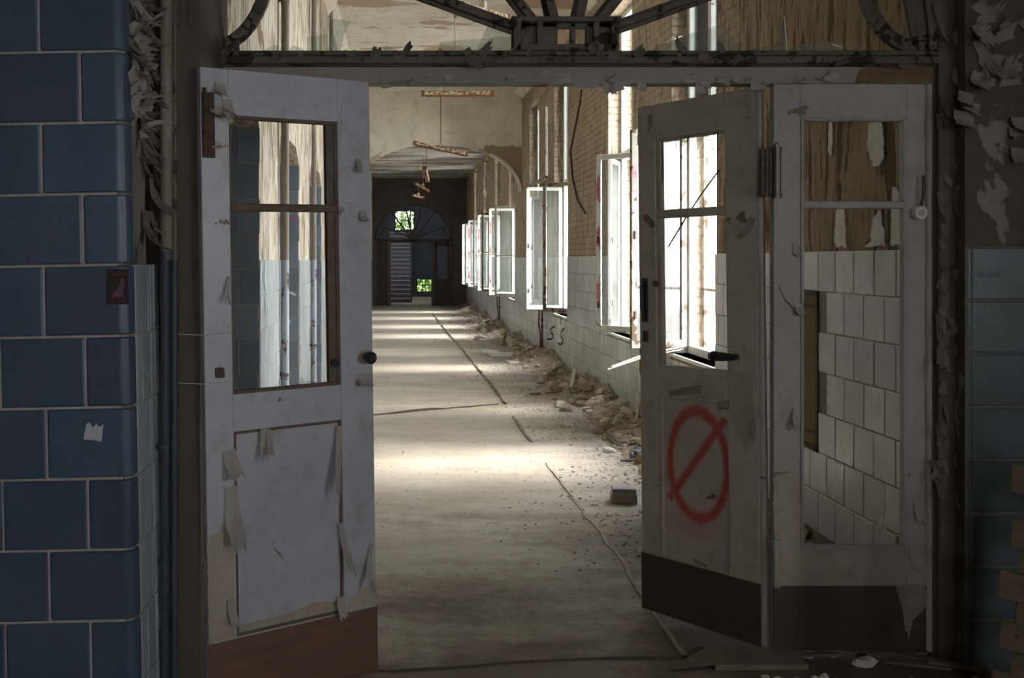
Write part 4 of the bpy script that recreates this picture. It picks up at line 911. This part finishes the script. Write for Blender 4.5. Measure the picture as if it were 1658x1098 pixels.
for i, (a, b) in enumerate(WIN):
    wdw = empty('window_%d' % (i+1), (2.58, (a+b)/2, SILL)); struct(wdw, 'tall window number %d from the doors with open white casements' % (i+1) if False else ['nearest tall window with open casements behind the right leaf','second tall window from the double door','third tall window, before the arch','fourth tall window, last before the arch','first tall window beyond the arch','second tall window beyond the arch','third tall window beyond the arch','last tall window before the dark end wall'][i])
    H = HEAD-SILL; h = (b-a)/2; m = MB()
    m.box(-.03,.03,-h,-h+.06,0,H); m.box(-.03,.03,h-.06,h,0,H); m.box(-.035,.035,-h,h,0,.07); m.box(-.03,.03,-h,h,H-.06,H); m.box(-.04,.04,-h,h,1.96,2.05); m.box(-.03,.03,-.035,.035,2.05,H)
    m.build('window_frame', 'win_white', wdw, .004)
    # outer sashes: stiles and a low bar, further out
    m = MB(); X0 = .10
    for s in (-1,1):
        m.box(X0,X0+.035,s*h-(.05 if s>0 else 0),s*h+(0 if s>0 else .05),0,H); m.box(X0,X0+.035,s*.04-.025,s*.04+.025,0,H if i else 1.96)
    m.box(X0,X0+.035,-h,h,.0,.06); m.box(X0,X0+.035,-h,h,1.9,2.0); m.box(X0,X0+.03,-h,h,.55,.575)
    m.build('outer_sash', 'win_grime', wdw, .004)
    m = MB(); m.box(-.185,.05,-h+.004,h-.004,-.03,.0); m.build('sill_board', 'win_white', wdw, .004)
    if i not in (1,): m = MB(); m.box(.005,.009,-h+.05,h-.05,2.05,H-.06); m.build('upper_pane', 'glass', wdw)
    for (ph, near, mt, bar, red) in LEAVES[i]:
        y = (a if near else b)-(a+b)/2+(.05 if near else -.05)
        casement(wdw, (-.06, y, 0), math.radians(ph), near, h-.05, .06, 1.94, mt, bar, red)
# hanging broken transom light of the fourth window
m = MB(); fr = empty('broken_casement', (2.26, 15.6, 2.86), label='empty window frame hanging open high before the arch', cat='casement')
m.box(-.02,.02,-.9,.9,0,.05); m.box(-.02,.02,-.9,-.85,0,1.1); m.build('sash', 'win_grime', fr, .004)

# rusty pipes on the window wall
def wall_pipes(y, z1, label, n=2):
    t = empty('rusty_pipe', (XR-.06, y, 0), label=label, cat='pipe')
    for k in range(n):
        x = -.03*k; m = MB(); m.tube([(x,0,0),(x+.005,.004,z1*.5),(x-.025*k,0,z1*.72),(x-.02*k,.01,z1)], .014, 8); m.build('pipe_run', 'rust', t)
    for z in (.08,.25,.5,.62):
        m = MB(); m.tube([(0,0,z),(0,0,z+.05)], .021, 8); m.build('socket', 'pipe_blue', t)
wall_pipes(9.12, .80, 'pair of rusty pipes under the sill beside the right leaf')
wall_pipes(15.75, .80, 'rusty pipe on the tiles by the third window')
wall_pipes(22.4, .80, 'rusty pipe on the tiles beyond the arch')
# pale broken slats pointing out below the nearest sill
for k, (a, b, w_) in enumerate(((px(1046,573,8.3), px(990,594,8.1), .022), (px(1046,577,8.3), px(984,598,8.08), .012))):
    t = tag(MB().bar(a, b, w_, .008).bar(a, a+Vector((.34,.12,.05)), w_, .008).build('wood_splinter', 'plank_l'), ('upper, wider of two pale broken slats jutting from the near sill','lower, thinner of two pale broken slats jutting from the near sill')[k], 'splinter')
# hanging cable on the brick pier
m = MB(); m.tube([px(943,150,12.2),px(942,165,12.2),px(935,200,12.3),px(926,245,12.3),px(930,290,12.35),px(938,330,12.35),px(948,345,12.3)], .012, 6)
m.v = [(XR-.015-(.0), y, z) for x,y,z in m.v]
mm = MB(); Yc = [ (3760/(x-645), x, yy) for x, yy in ((943,145),(941,165),(933,205),(925,245),(929,290),(937,325),(949,345))]
mm.tube([(XR-.014, D, EYE-(yy-421)*D/F) for D, x, yy in Yc], .012, 6); tag(mm.build('hanging_cable', 'iron'), 'dark loose cable hanging down the brick pier', 'cable')

# left wall pipes
for k, (y, r) in enumerate(((7.32,.030),(9.82,.026),(12.36,.024),(14.82,.024))):
    pipe_thing(XL+.05, y, TOP, r, [(1.62,'pipe_grey'),(TOP-.001,'pipe_white')], ['grey and white heating pipe on the nearest left wall pier','grey and white heating pipe on the second left wall pier','grey and white heating pipe on the third left wall pier','grey and white heating pipe on the fourth left wall pier'][k], [.75, 3.6], reach=-.05)

# spray marks: left reveals and window wall
chalk([[(456,352),(466,350),(474,353),(479,358)]], 8.785, (0,-1,0), .022, 'ink_pink', 'spray_mark', 'pink sprayed arc on the second blue reveal')
chalk([[(458,473),(470,474),(479,478)],[(457,474),(459,484),(463,494)]], 8.785, (0,-1,0), .022, 'ink_white', 'spray_mark', 'white sprayed angle on the second blue reveal')
chalk([[(463,527),(466,518),(465,525),(470,519),(468,526)]], 8.785, (0,-1,0), .012, 'ink_white', 'spray_mark', 'small white scribble low on the second blue reveal')
chalk([[(506,412),(509,410),(508,418),(506,425)],[(506,441),(512,437),(516,442),(510,447),(507,446)],[(507,452),(509,455)]], 11.335, (0,-1,0), .022, 'ink_purple', 'spray_mark', 'purple sprayed mark on the third blue reveal')
def on_left(x, y): D = -(XL+.016)*F/(645-x); return Vector((XL+.016, D, EYE-(y-421)*D/F))
chalk([[(428,405),(430,430),(428,450),(431,470)],[(431,485),(430,495),(431,503)]], 0, (1,0,0), .03, 'ink_teal', 'spray_mark', 'teal sprayed marks on the nearest white tiled pier', axis=on_left)
chalk([[(487,508),(488,520),(487,530)]], 0, (1,0,0), .03, 'ink_teal', 'spray_mark', 'green sprayed dash on the second white tiled pier', axis=on_left)
def on_right(x, y): D = (XR-.016)*F/(x-645); return Vector((XR-.016, D, EYE-(y-421)*D/F))
chalk([[(899,528),(893,532),(891,538),(896,543),(893,549),(886,549)]], 0, (-1,0,0), .035, 'ink_black', 'spray_letter', 'left black S sprayed on the white tiles', axis=on_right)
chalk([[(914,532),(909,537),(908,544),(912,550),(909,557),(903,556)]], 0, (-1,0,0), .03, 'ink_black', 'spray_letter', 'right black S sprayed on the white tiles', axis=on_right)

# ------------------------------------------------------------------ ceiling lamps
def lamp(p, length, rz, tilt, top, label, rods=((0,0),)):
    t = empty('strip_light', p, rz, label=label, cat='ceiling lamp')
    m = MB(); L2 = length/2; c_, s_2 = math.cos(tilt), math.sin(tilt)
    def q(x, y, z): return (x*c_+z*s_2, y, -x*s_2+z*c_)
    o = MB(); o.box(-L2,L2,-.045,.045,-.03,.03); o.v = [q(*v) for v in o.v]; o.build('tray', 'rusty_white', t, .006)
    for e_ in (-1,1):
        o = MB(); o.box(e_*L2-.022,e_*L2+.022,-.052,.052,-.045,.036); o.v = [q(*v) for v in o.v]; o.build('end_cap', 'rust', t, .004)
    o = MB(); o.tube([(-L2+.03,-.022,-.04),(L2-.03,-.022,-.04)], .013, 8); o.tube([(-L2+.03,.022,-.04),(L2-.03,.022,-.04)], .013, 8); o.v = [q(*v) for v in o.v]; o.build('lamp_tube_holder', 'rust', t)
    for x, _ in rods: o = MB(); a = q(x,0,.03); o.tube([a,(a[0],0,top-p[2])], .008, 6); o.build('rod', 'rust', t); o = MB(); o.tube([(a[0],0,top-p[2]-.05),(a[0],0,top-p[2])], [.02,.035], 10); o.build('ceiling_rose', 'rusty_white', t); o = MB(); o.box(a[0]-.03,a[0]+.03,-.03,.03,a[2],a[2]+.07); o.build('bracket', 'ceramic', t, .004)
    return t
lamp(tuple(px(741,151,15.0)), 1.08, 0, 0, TOP, 'rusty strip light hanging level just under the door head', rods=((-.27,0),))
lamp(tuple(px(713,240,17.6)), .98, 0, math.radians(12), TOP, 'rusty strip light hanging crooked before the arch')
lamp(tuple(px(782,20,9.0)), 1.1, math.radians(62), -.12, TOP, 'rusty strip light seen through the fanlight beside the hub')
lamp(tuple(px(690,282,23.5)), .55, math.radians(80), .5, TOP2, 'short pale lamp hanging just beyond the arch')
lamp(tuple(px(684,303,26.5)), .45, 0, .5, TOP2, 'small crooked lamp hanging in the dark far corridor')
lamp(tuple(px(677,318,30.0)), .35, .3, .2, TOP2, 'smallest lamp hanging nearest the end wall')
m = MB(); m.tube([px(737,20,7.4), px(737,82,7.4)], .004, 6); m.tube([Vector((px(737,20,7.4).x,7.4,TOP)), px(737,20,7.4)], .004, 6); m.box(px(737,20,7.4).x-.012,px(737,20,7.4).x+.012,7.39,7.41,px(737,30,7.4).z,px(737,20,7.4).z+.03); tag(m.build('pendant_rod', 'plank_l'), 'thin empty pendant rod hanging from the near ceiling', 'rod')

# ------------------------------------------------------------------ floor details
def seam(pts, w_, h_, label, mat='rubble', name='floor_seam', lift=0):
    m = MB(); P = []
    for (x, y) in pts: D = EYE*F/(y-421); P.append(Vector(((x-645)*D/F, D, 0)))
    Q = []
    for a, b in zip(P, P[1:]):
        n = max(1, int((b-a).length/.12))
        for k in range(n): Q.append(a.lerp(b, k/n)+Vector((R.uniform(-.012,.012),R.uniform(-.012,.012),0)))
    Q.append(P[-1]); o = len(m.v)
    for i, p in enumerate(Q):
        d = (Q[min(i+1,len(Q)-1)]-Q[max(i-1,0)]).normalized(); s = Vector((d.y,-d.x,0)); hh = h_*(.4+.8*abs(fbm(p.y*1.3,p.x,5)))
        for q, z in ((-w_,0.0005),(-w_*.1,hh),(w_*.05,hh*.9),(w_*.12,.0005)): m.v.append(tuple(p+s*q+Vector((0,0,z))))
    for i in range(len(Q)-1):
        for k in range(3): a = o+i*4+k; m.f.append((a,a+1,a+5,a+4))
    return tag(m.build(name, mat), label, 'floor seam')
lino = simple('lifted_linoleum_edge', (.36,.32,.26), (.22,.18,.13), 9, .8, space='World')
seam([(700,508),(721,535),(756,576),(790,618),(803,636),(818,655)], .03, .045, 'lifted linoleum seam running away to the arch', lino)
seam([(829,675),(845,697),(860,716)], .04, .03, 'short lifted seam in the middle of the floor', lino)
seam([(883,750),(905,778),(922,800),(946,833),(994,895),(1025,945),(1055,994),(1080,1025),(1108,1064)], .02, .014, 'long linoleum seam running to the foot of the right leaf', lino)
seam([(560,677),(640,670),(700,664),(760,660),(808,655)], .03, .028, 'cross seam in the linoleum in mid corridor', simple('grimy_linoleum_edge', (.14,.11,.085), (.08,.065,.05), 9, .9, space='World'))
seam([(560,1088),(650,1086),(760,1080),(880,1070),(1000,1068),(1110,1066),(1180,1072),(1250,1064)], .02, .012, 'torn linoleum edge along the threshold', simple('dark_linoleum_edge', (.09,.07,.05), (.05,.04,.03), 9, .9, space='World'))
m = MB(); m.box(1.25,1.62,3.80,3.98,0,.022); m.add([(1.05,3.80,.002),(1.25,3.80,.022),(1.25,3.96,.022)],[(0,1,2)]); tag(m.build('threshold_board', 'plank', None, .004), 'dark threshold board under the foot of the right leaf', 'board')

# rubble mound along the window wall
def heap_h(x, y):
    d = XR-x; wid = .42+.20*math.sin(y*.9)+.22*fbm(y*.5, 2, 1); wid = max(.18, wid)*(1.0 if y > 7.5 else max(.2,(y-5.5)/2)); 
    k = max(0, 1-d/wid); return k**1.2*(.16+.07*math.sin(y*1.7+1))*(1+.6*fbm(x*4,y*4,7)) if k > 0 else 0
m = MB(); nx_, ny_ = 26, 330; Y0, Y1 = 5.6, 33.8; o = 0
for j in range(ny_+1):
    y = Y0+(Y1-Y0)*(j/ny_)**1.5
    for i in range(nx_+1):
        x = XR-.024-.95*(i/nx_)**1.2; h = heap_h(x, y)
        m.v.append((x, y, h+(.02*fbm(x*14,y*14,2) if h > .01 else 0)-(.012 if h <= .004 else 0)))
for j in range(ny_):
    for i in range(nx_): a = j*(nx_+1)+i; m.f.append((a,a+1,a+nx_+2,a+nx_+1))
tag(m.build('rubble_bed', 'rubble_b'), 'low heap of crumbled plaster along the foot of the window wall', 'rubble', kind='stuff')
# fine chips
m = MB(); m2 = MB()
for i in range(9000):
    y = 5.0+R.random()**1.5*24; d = abs(R.gauss(0, .60)); x = XR-.03-d
    if x < XL+.1: continue
    if d > .5 and fbm(x*1.5, y*.8, 9) < -.12: continue
    s = R.uniform(.005,.022)*(1+.03*y)*(1.5 if d < .35 and R.random() < .5 else 1); x = min(x, XR-.03-s*.8); z = heap_h(x,y)
    rock(m if R.random() < .8 else m2, (x,y,z+s*.12), s, s*R.uniform(.5,1.2), s*.35, R.uniform(0,PI))
for i in range(700):
    y = 3.95+R.random()*9; x = R.uniform(-.6, 2.2); s = R.uniform(.004,.014)
    rock(m if R.random() < .55 else m2, (x,y,s*.15), s, s*R.uniform(.5,1.2), s*.4, R.uniform(0,PI))
tag(m.build('plaster_chips', 'rubble'), 'pale plaster chips scattered over the corridor floor', 'debris', kind='stuff')
tag(m2.build('brown_chips', 'rubble_b'), 'brown dirt crumbs scattered over the corridor floor', 'debris', kind='stuff')
# countable lumps
protos = []
for k in range(9):
    m = MB(); rock(m, (0,0,0), 1, R.uniform(.6,1), R.uniform(.25,.5)); protos.append(m.build('plaster_lump', ('rubble','rubble','rubble_b')[k%3]))
first = set()
for i in range(210):
    k = i % 9; y = 6.2+R.random()**1.3*20; d = abs(R.gauss(0,.27))+.05; x = XR-.03-d; s = R.uniform(.05,.15)*(1+.02*y)
    if x+s*.5 > XR-.03: x = XR-.03-s*.5
    if k not in first: o = protos[k]; first.add(k)
    else: o = protos[k].copy(); C.objects.link(o)
    o.location = (x,y,heap_h(x,y)+s*.13); o.scale = (s,s*R.uniform(.7,1.2),s); o.rotation_euler = (R.uniform(-.3,.3),R.uniform(-.3,.3),R.uniform(0,2*PI))
    tag(o, 'broken plaster lump in the rubble strip under the windows', 'rubble', group='plaster lumps along the window wall')
def lump(x, y, sx, sy, sz, mat, label, name='plaster_lump', cat='rubble', lift=0):
    D = EYE*F/(y-421); m = MB(); rock(m, (0,0,sz/2), sx, sy, sz); o = m.build(name, mat); o.location = ((x-645)*D/F, D, lift); return tag(o, label, cat)
lump(986,733,.12,.06,.045,'rubble_w','small bright white plaster piece on the floor near the cables')
lump(960,662,.20,.13,.07,'rubble','large flat pale lump at the edge of the rubble strip', lift=.02)
lump(1008,672,.24,.15,.11,'rubble','biggest pale lump against the wall by the rusty pipes', lift=.05)
lump(830,562,.22,.16,.10,'rubble','block of plaster against the wall near the black S marks', lift=.05)
def sheet(x, y, pts, rz, label):
    D = EYE*F/(y-421); m = MB(); out = []
    for i in range(len(pts)):
        p, q = Vector(pts[i]), Vector(pts[(i+1)%len(pts)])
        for k in range(4): c = p.lerp(q, k/4); out.append((c.x+R.uniform(-.012,.012), c.y+R.uniform(-.012,.012)))
    m.prism(out, 'z', 0, .022); o = m.build('plaster_sheet', 'rubble_w'); o.location = ((x-645)*D/F, D, .006); o.rotation_euler = (.02,0,rz); tag(o, label, 'plaster sheet')
sheet(812,576,[(-.25,-.35),(.22,-.30),(.28,.30),(-.20,.38)],.2,'largest flat white sheet of fallen plaster lying mid corridor')
sheet(795,572,[(-.16,-.28),(.12,-.30),(.14,.25),(-.14,.28)],-.1,'flat white plaster sheet left of the largest one')
sheet(842,588,[(-.20,-.14),(.20,-.12),(.16,.12),(-.18,.14)],.1,'small white plaster sheet nearest of the three')
# stone block
D = EYE*F/(816-421); t = empty('stone_block', ((1013-645)*D/F, D+.06, 0), math.radians(-8), label='grey stone block lying alone on the corridor floor', cat='block')
m = MB(); m.prism([(-.085,0),(.085,0),(.085,.055),(.072,.075),(-.072,.075),(-.085,.055)], 'y', -.06, .06); m.build('block_body', 'rubble', t, .004)
m = MB(); m.box(-.078,.078,-.064,.066,.070,.098); m.build('grey_face', 'block', t, .008)
# cables
m = MB()
def fp_(x, y, z=.012): D = EYE*F/(y-421); return Vector(((x-645)*D/F, D, z))
m.tube([fp_(985,712,.06),fp_(1002,722,.03),fp_(1020,734),fp_(1032,728,.04),fp_(1046,716,.09)], .009, 6)
m.tube([fp_(1005,748),fp_(1020,750,.02),fp_(1036,747,.03),fp_(1044,740,.05),fp_(1052,732,.05)], .009, 6)
m.tube([fp_(1046,750,.05),fp_(1030,745,.07),fp_(1022,738,.05),fp_(1034,733,.07),fp_(1046,738,.06)], .009, 6)
tag(m.build('cable_tangle', 'cable'), 'tangle of grey cables on the floor behind the right leaf', 'cable')
m = MB(); m.tube([(0,0,0),(.13,.03,.0)], .03, 10); m.tube([(.03,-.02,.03),(.10,.05,.035)], .022, 10); o = m.build('cable_bundle', 'cable'); o.location = fp_(1022,746,.032); tag(o, 'short grey bundle of cut cable ends under the tangle', 'cable')
# sticks and boards leaning in the rubble
for x0,y0,z0,x1,y1,z1,w_,mt,lb in ((1029,695,.05,1027,690,.26,.03,'plank_l','upright pale splinter standing by the rusty pipes'),(925,635,.06,922,628,.28,.05,'rubble_w','pale upright tile shard against the foot of the wall'),
      (985,712,.05,1000,722,.01,.05,'plank','short flat board by the cables on the floor'),(815,560,.02,831,530,.26,.04,'plank','thin board leaning on the wall beyond the third window'),(858,640,.015,905,639,.03,.03,'plank','dark lath lying across from the lifted seam'),
      (1000,655,.05,1004,672,.10,.05,'rubble_w','white shard lying high in the near rubble')):
    a, b = fp_(x0,y0,z0), fp_(x1,y1,z1)
    if z1 > .2: b = Vector((min(a.x+.05, XR-.04), a.y+.05, z1))
    tag(MB().bar(a,b,w_,.016).build('board_piece', mt, None, .002), lb, 'board')
# litter at the foot of the right panel
lit = MB()
for i in range(420):
    x = R.uniform(1.35,3.0); y = 3.72-abs(R.gauss(0,.22)); s = R.uniform(.010,.04); rock(lit, (x,y,s*.25), s, s*R.uniform(.4,1.4), s*.5, R.uniform(0,PI))
tag(lit.build('litter_crumbs', 'rubble'), 'crumbs and plaster litter at the foot of the right door panel', 'debris', kind='stuff')
SL = [(1470,1075,1560,1083,'dark lath lying nearest the foot of the right jamb'),(1380,1068,1500,1072,'long lath lying along the foot of the fixed panel'),(1500,1088,1600,1094,'lath lying before the teal tiles'),(1540,1060,1600,1085,'lath slanting towards the pallet'),
      (1430,1085,1540,1090,'pale lath at the lower edge of the litter'),(1590,1058,1650,1090,'lath tipped under the pallet boards'),(1300,1072,1360,1066,'short lath at the left end of the litter'),(1490,1062,1470,1080,'short crossing lath by the jamb')]
for i, (x0,y0,x1,y1,lb) in enumerate(SL):
    a, b = fp_(x0,y0,.03+.008*(i%3)), fp_(x1,y1,.02+.02*(i%2)); tag(MB().bar(a,b,.03+.008*(i%3),.010).build('wooden_lath', ('plank','pallet')[i%2], None, .002), lb, 'lath')
for i, (x,y,sx,sz,mt,lb) in enumerate(((1345,1062,.09,.06,'rubble','rounded plaster lump at the foot of the fixed panel'),(1462,1046,.06,.09,'rubble_w','pointed pale shard upright by the right jamb'),(1400,1078,.10,.03,'rubble_w','pale flat chip at the front of the litter'),(1310,1066,.05,.04,'rubble','small plaster lump left of the rounded one'),(1395,1062,.06,.03,'bead','brown chip beside the rounded plaster lump'))):
    lump(x,y,sx,sx*.6,sz,mt,lb)

# pallet
t = empty('wooden_pallet', (1.975, 3.20, .0), 0, label='wooden pallet standing on edge at the right of the picture', cat='pallet'); dirv = Vector((.80,-.60,0)); t.rotation_euler = (0, .07, math.atan2(-.60,.80))
for z in (.04,.215,.385,.55,.725,.905):
    m = MB(); m.box(-.01+R.uniform(-.015,.015),.85,-.010,.010,z-.045,z+.045); m.build('deck_board', 'pallet', t, .003)
for x in (.03,.42,.78):
    m = MB(); m.box(x,x+.045,.012,.095,0,1.0); m.build('stringer', 'pallet', t, .003)
m = MB()
for z in (.41,.585,.765): m.tube([(.04,-.011,z+.015),(.04,-.014,z+.015)],.004,8); m.tube([(.04,-.011,z-.02),(.04,-.014,z-.02)],.004,8)
m.build('nail_heads', 'iron', t)

# far doorway woodwork under the dark fanlight
dr = empty('far_door_frame', (.53, YE+.1, 0), label='dark door frame with posts under the far fanlight', cat='door frame')
for x in (-1.36,-.86,.70,1.33): m = MB(); m.box(x-.06,x+.06,-.05,.05,0,2.3); m.build('post', 'dark_plaster', dr, .004)
m = MB(); m.box(-1.3,-.92,-.02,.02,0,2.28); m.build('side_leaf', 'dark_door', dr)
m = MB(); m.box(.76,1.27,-.02,.02,0,.95); m.box(.76,.84,-.02,.02,.95,2.28); m.box(1.20,1.27,-.02,.02,.95,2.28); m.box(.76,1.27,-.02,.02,2.1,2.28); m.build('side_panel', 'dark_door', dr)

# smaller fittings belong to the part they sit on
def under(child, parent):
    for o in list(C.objects):
        if o.name.split('.')[0] == child and o.parent is not None:
            for q in o.parent.children:
                if q.name.split('.')[0] == parent: o.parent = q; break
for c_, p_ in (('knob_rose','door_knob'),('handle_plate','door_handle'),('raised_oval','disc'),('rocker','housing'),('nail_heads','deck_board'),('bracket','tray'),('ceiling_rose','rod'),('string','disc'),('grey_face','block_body')): under(c_, p_)
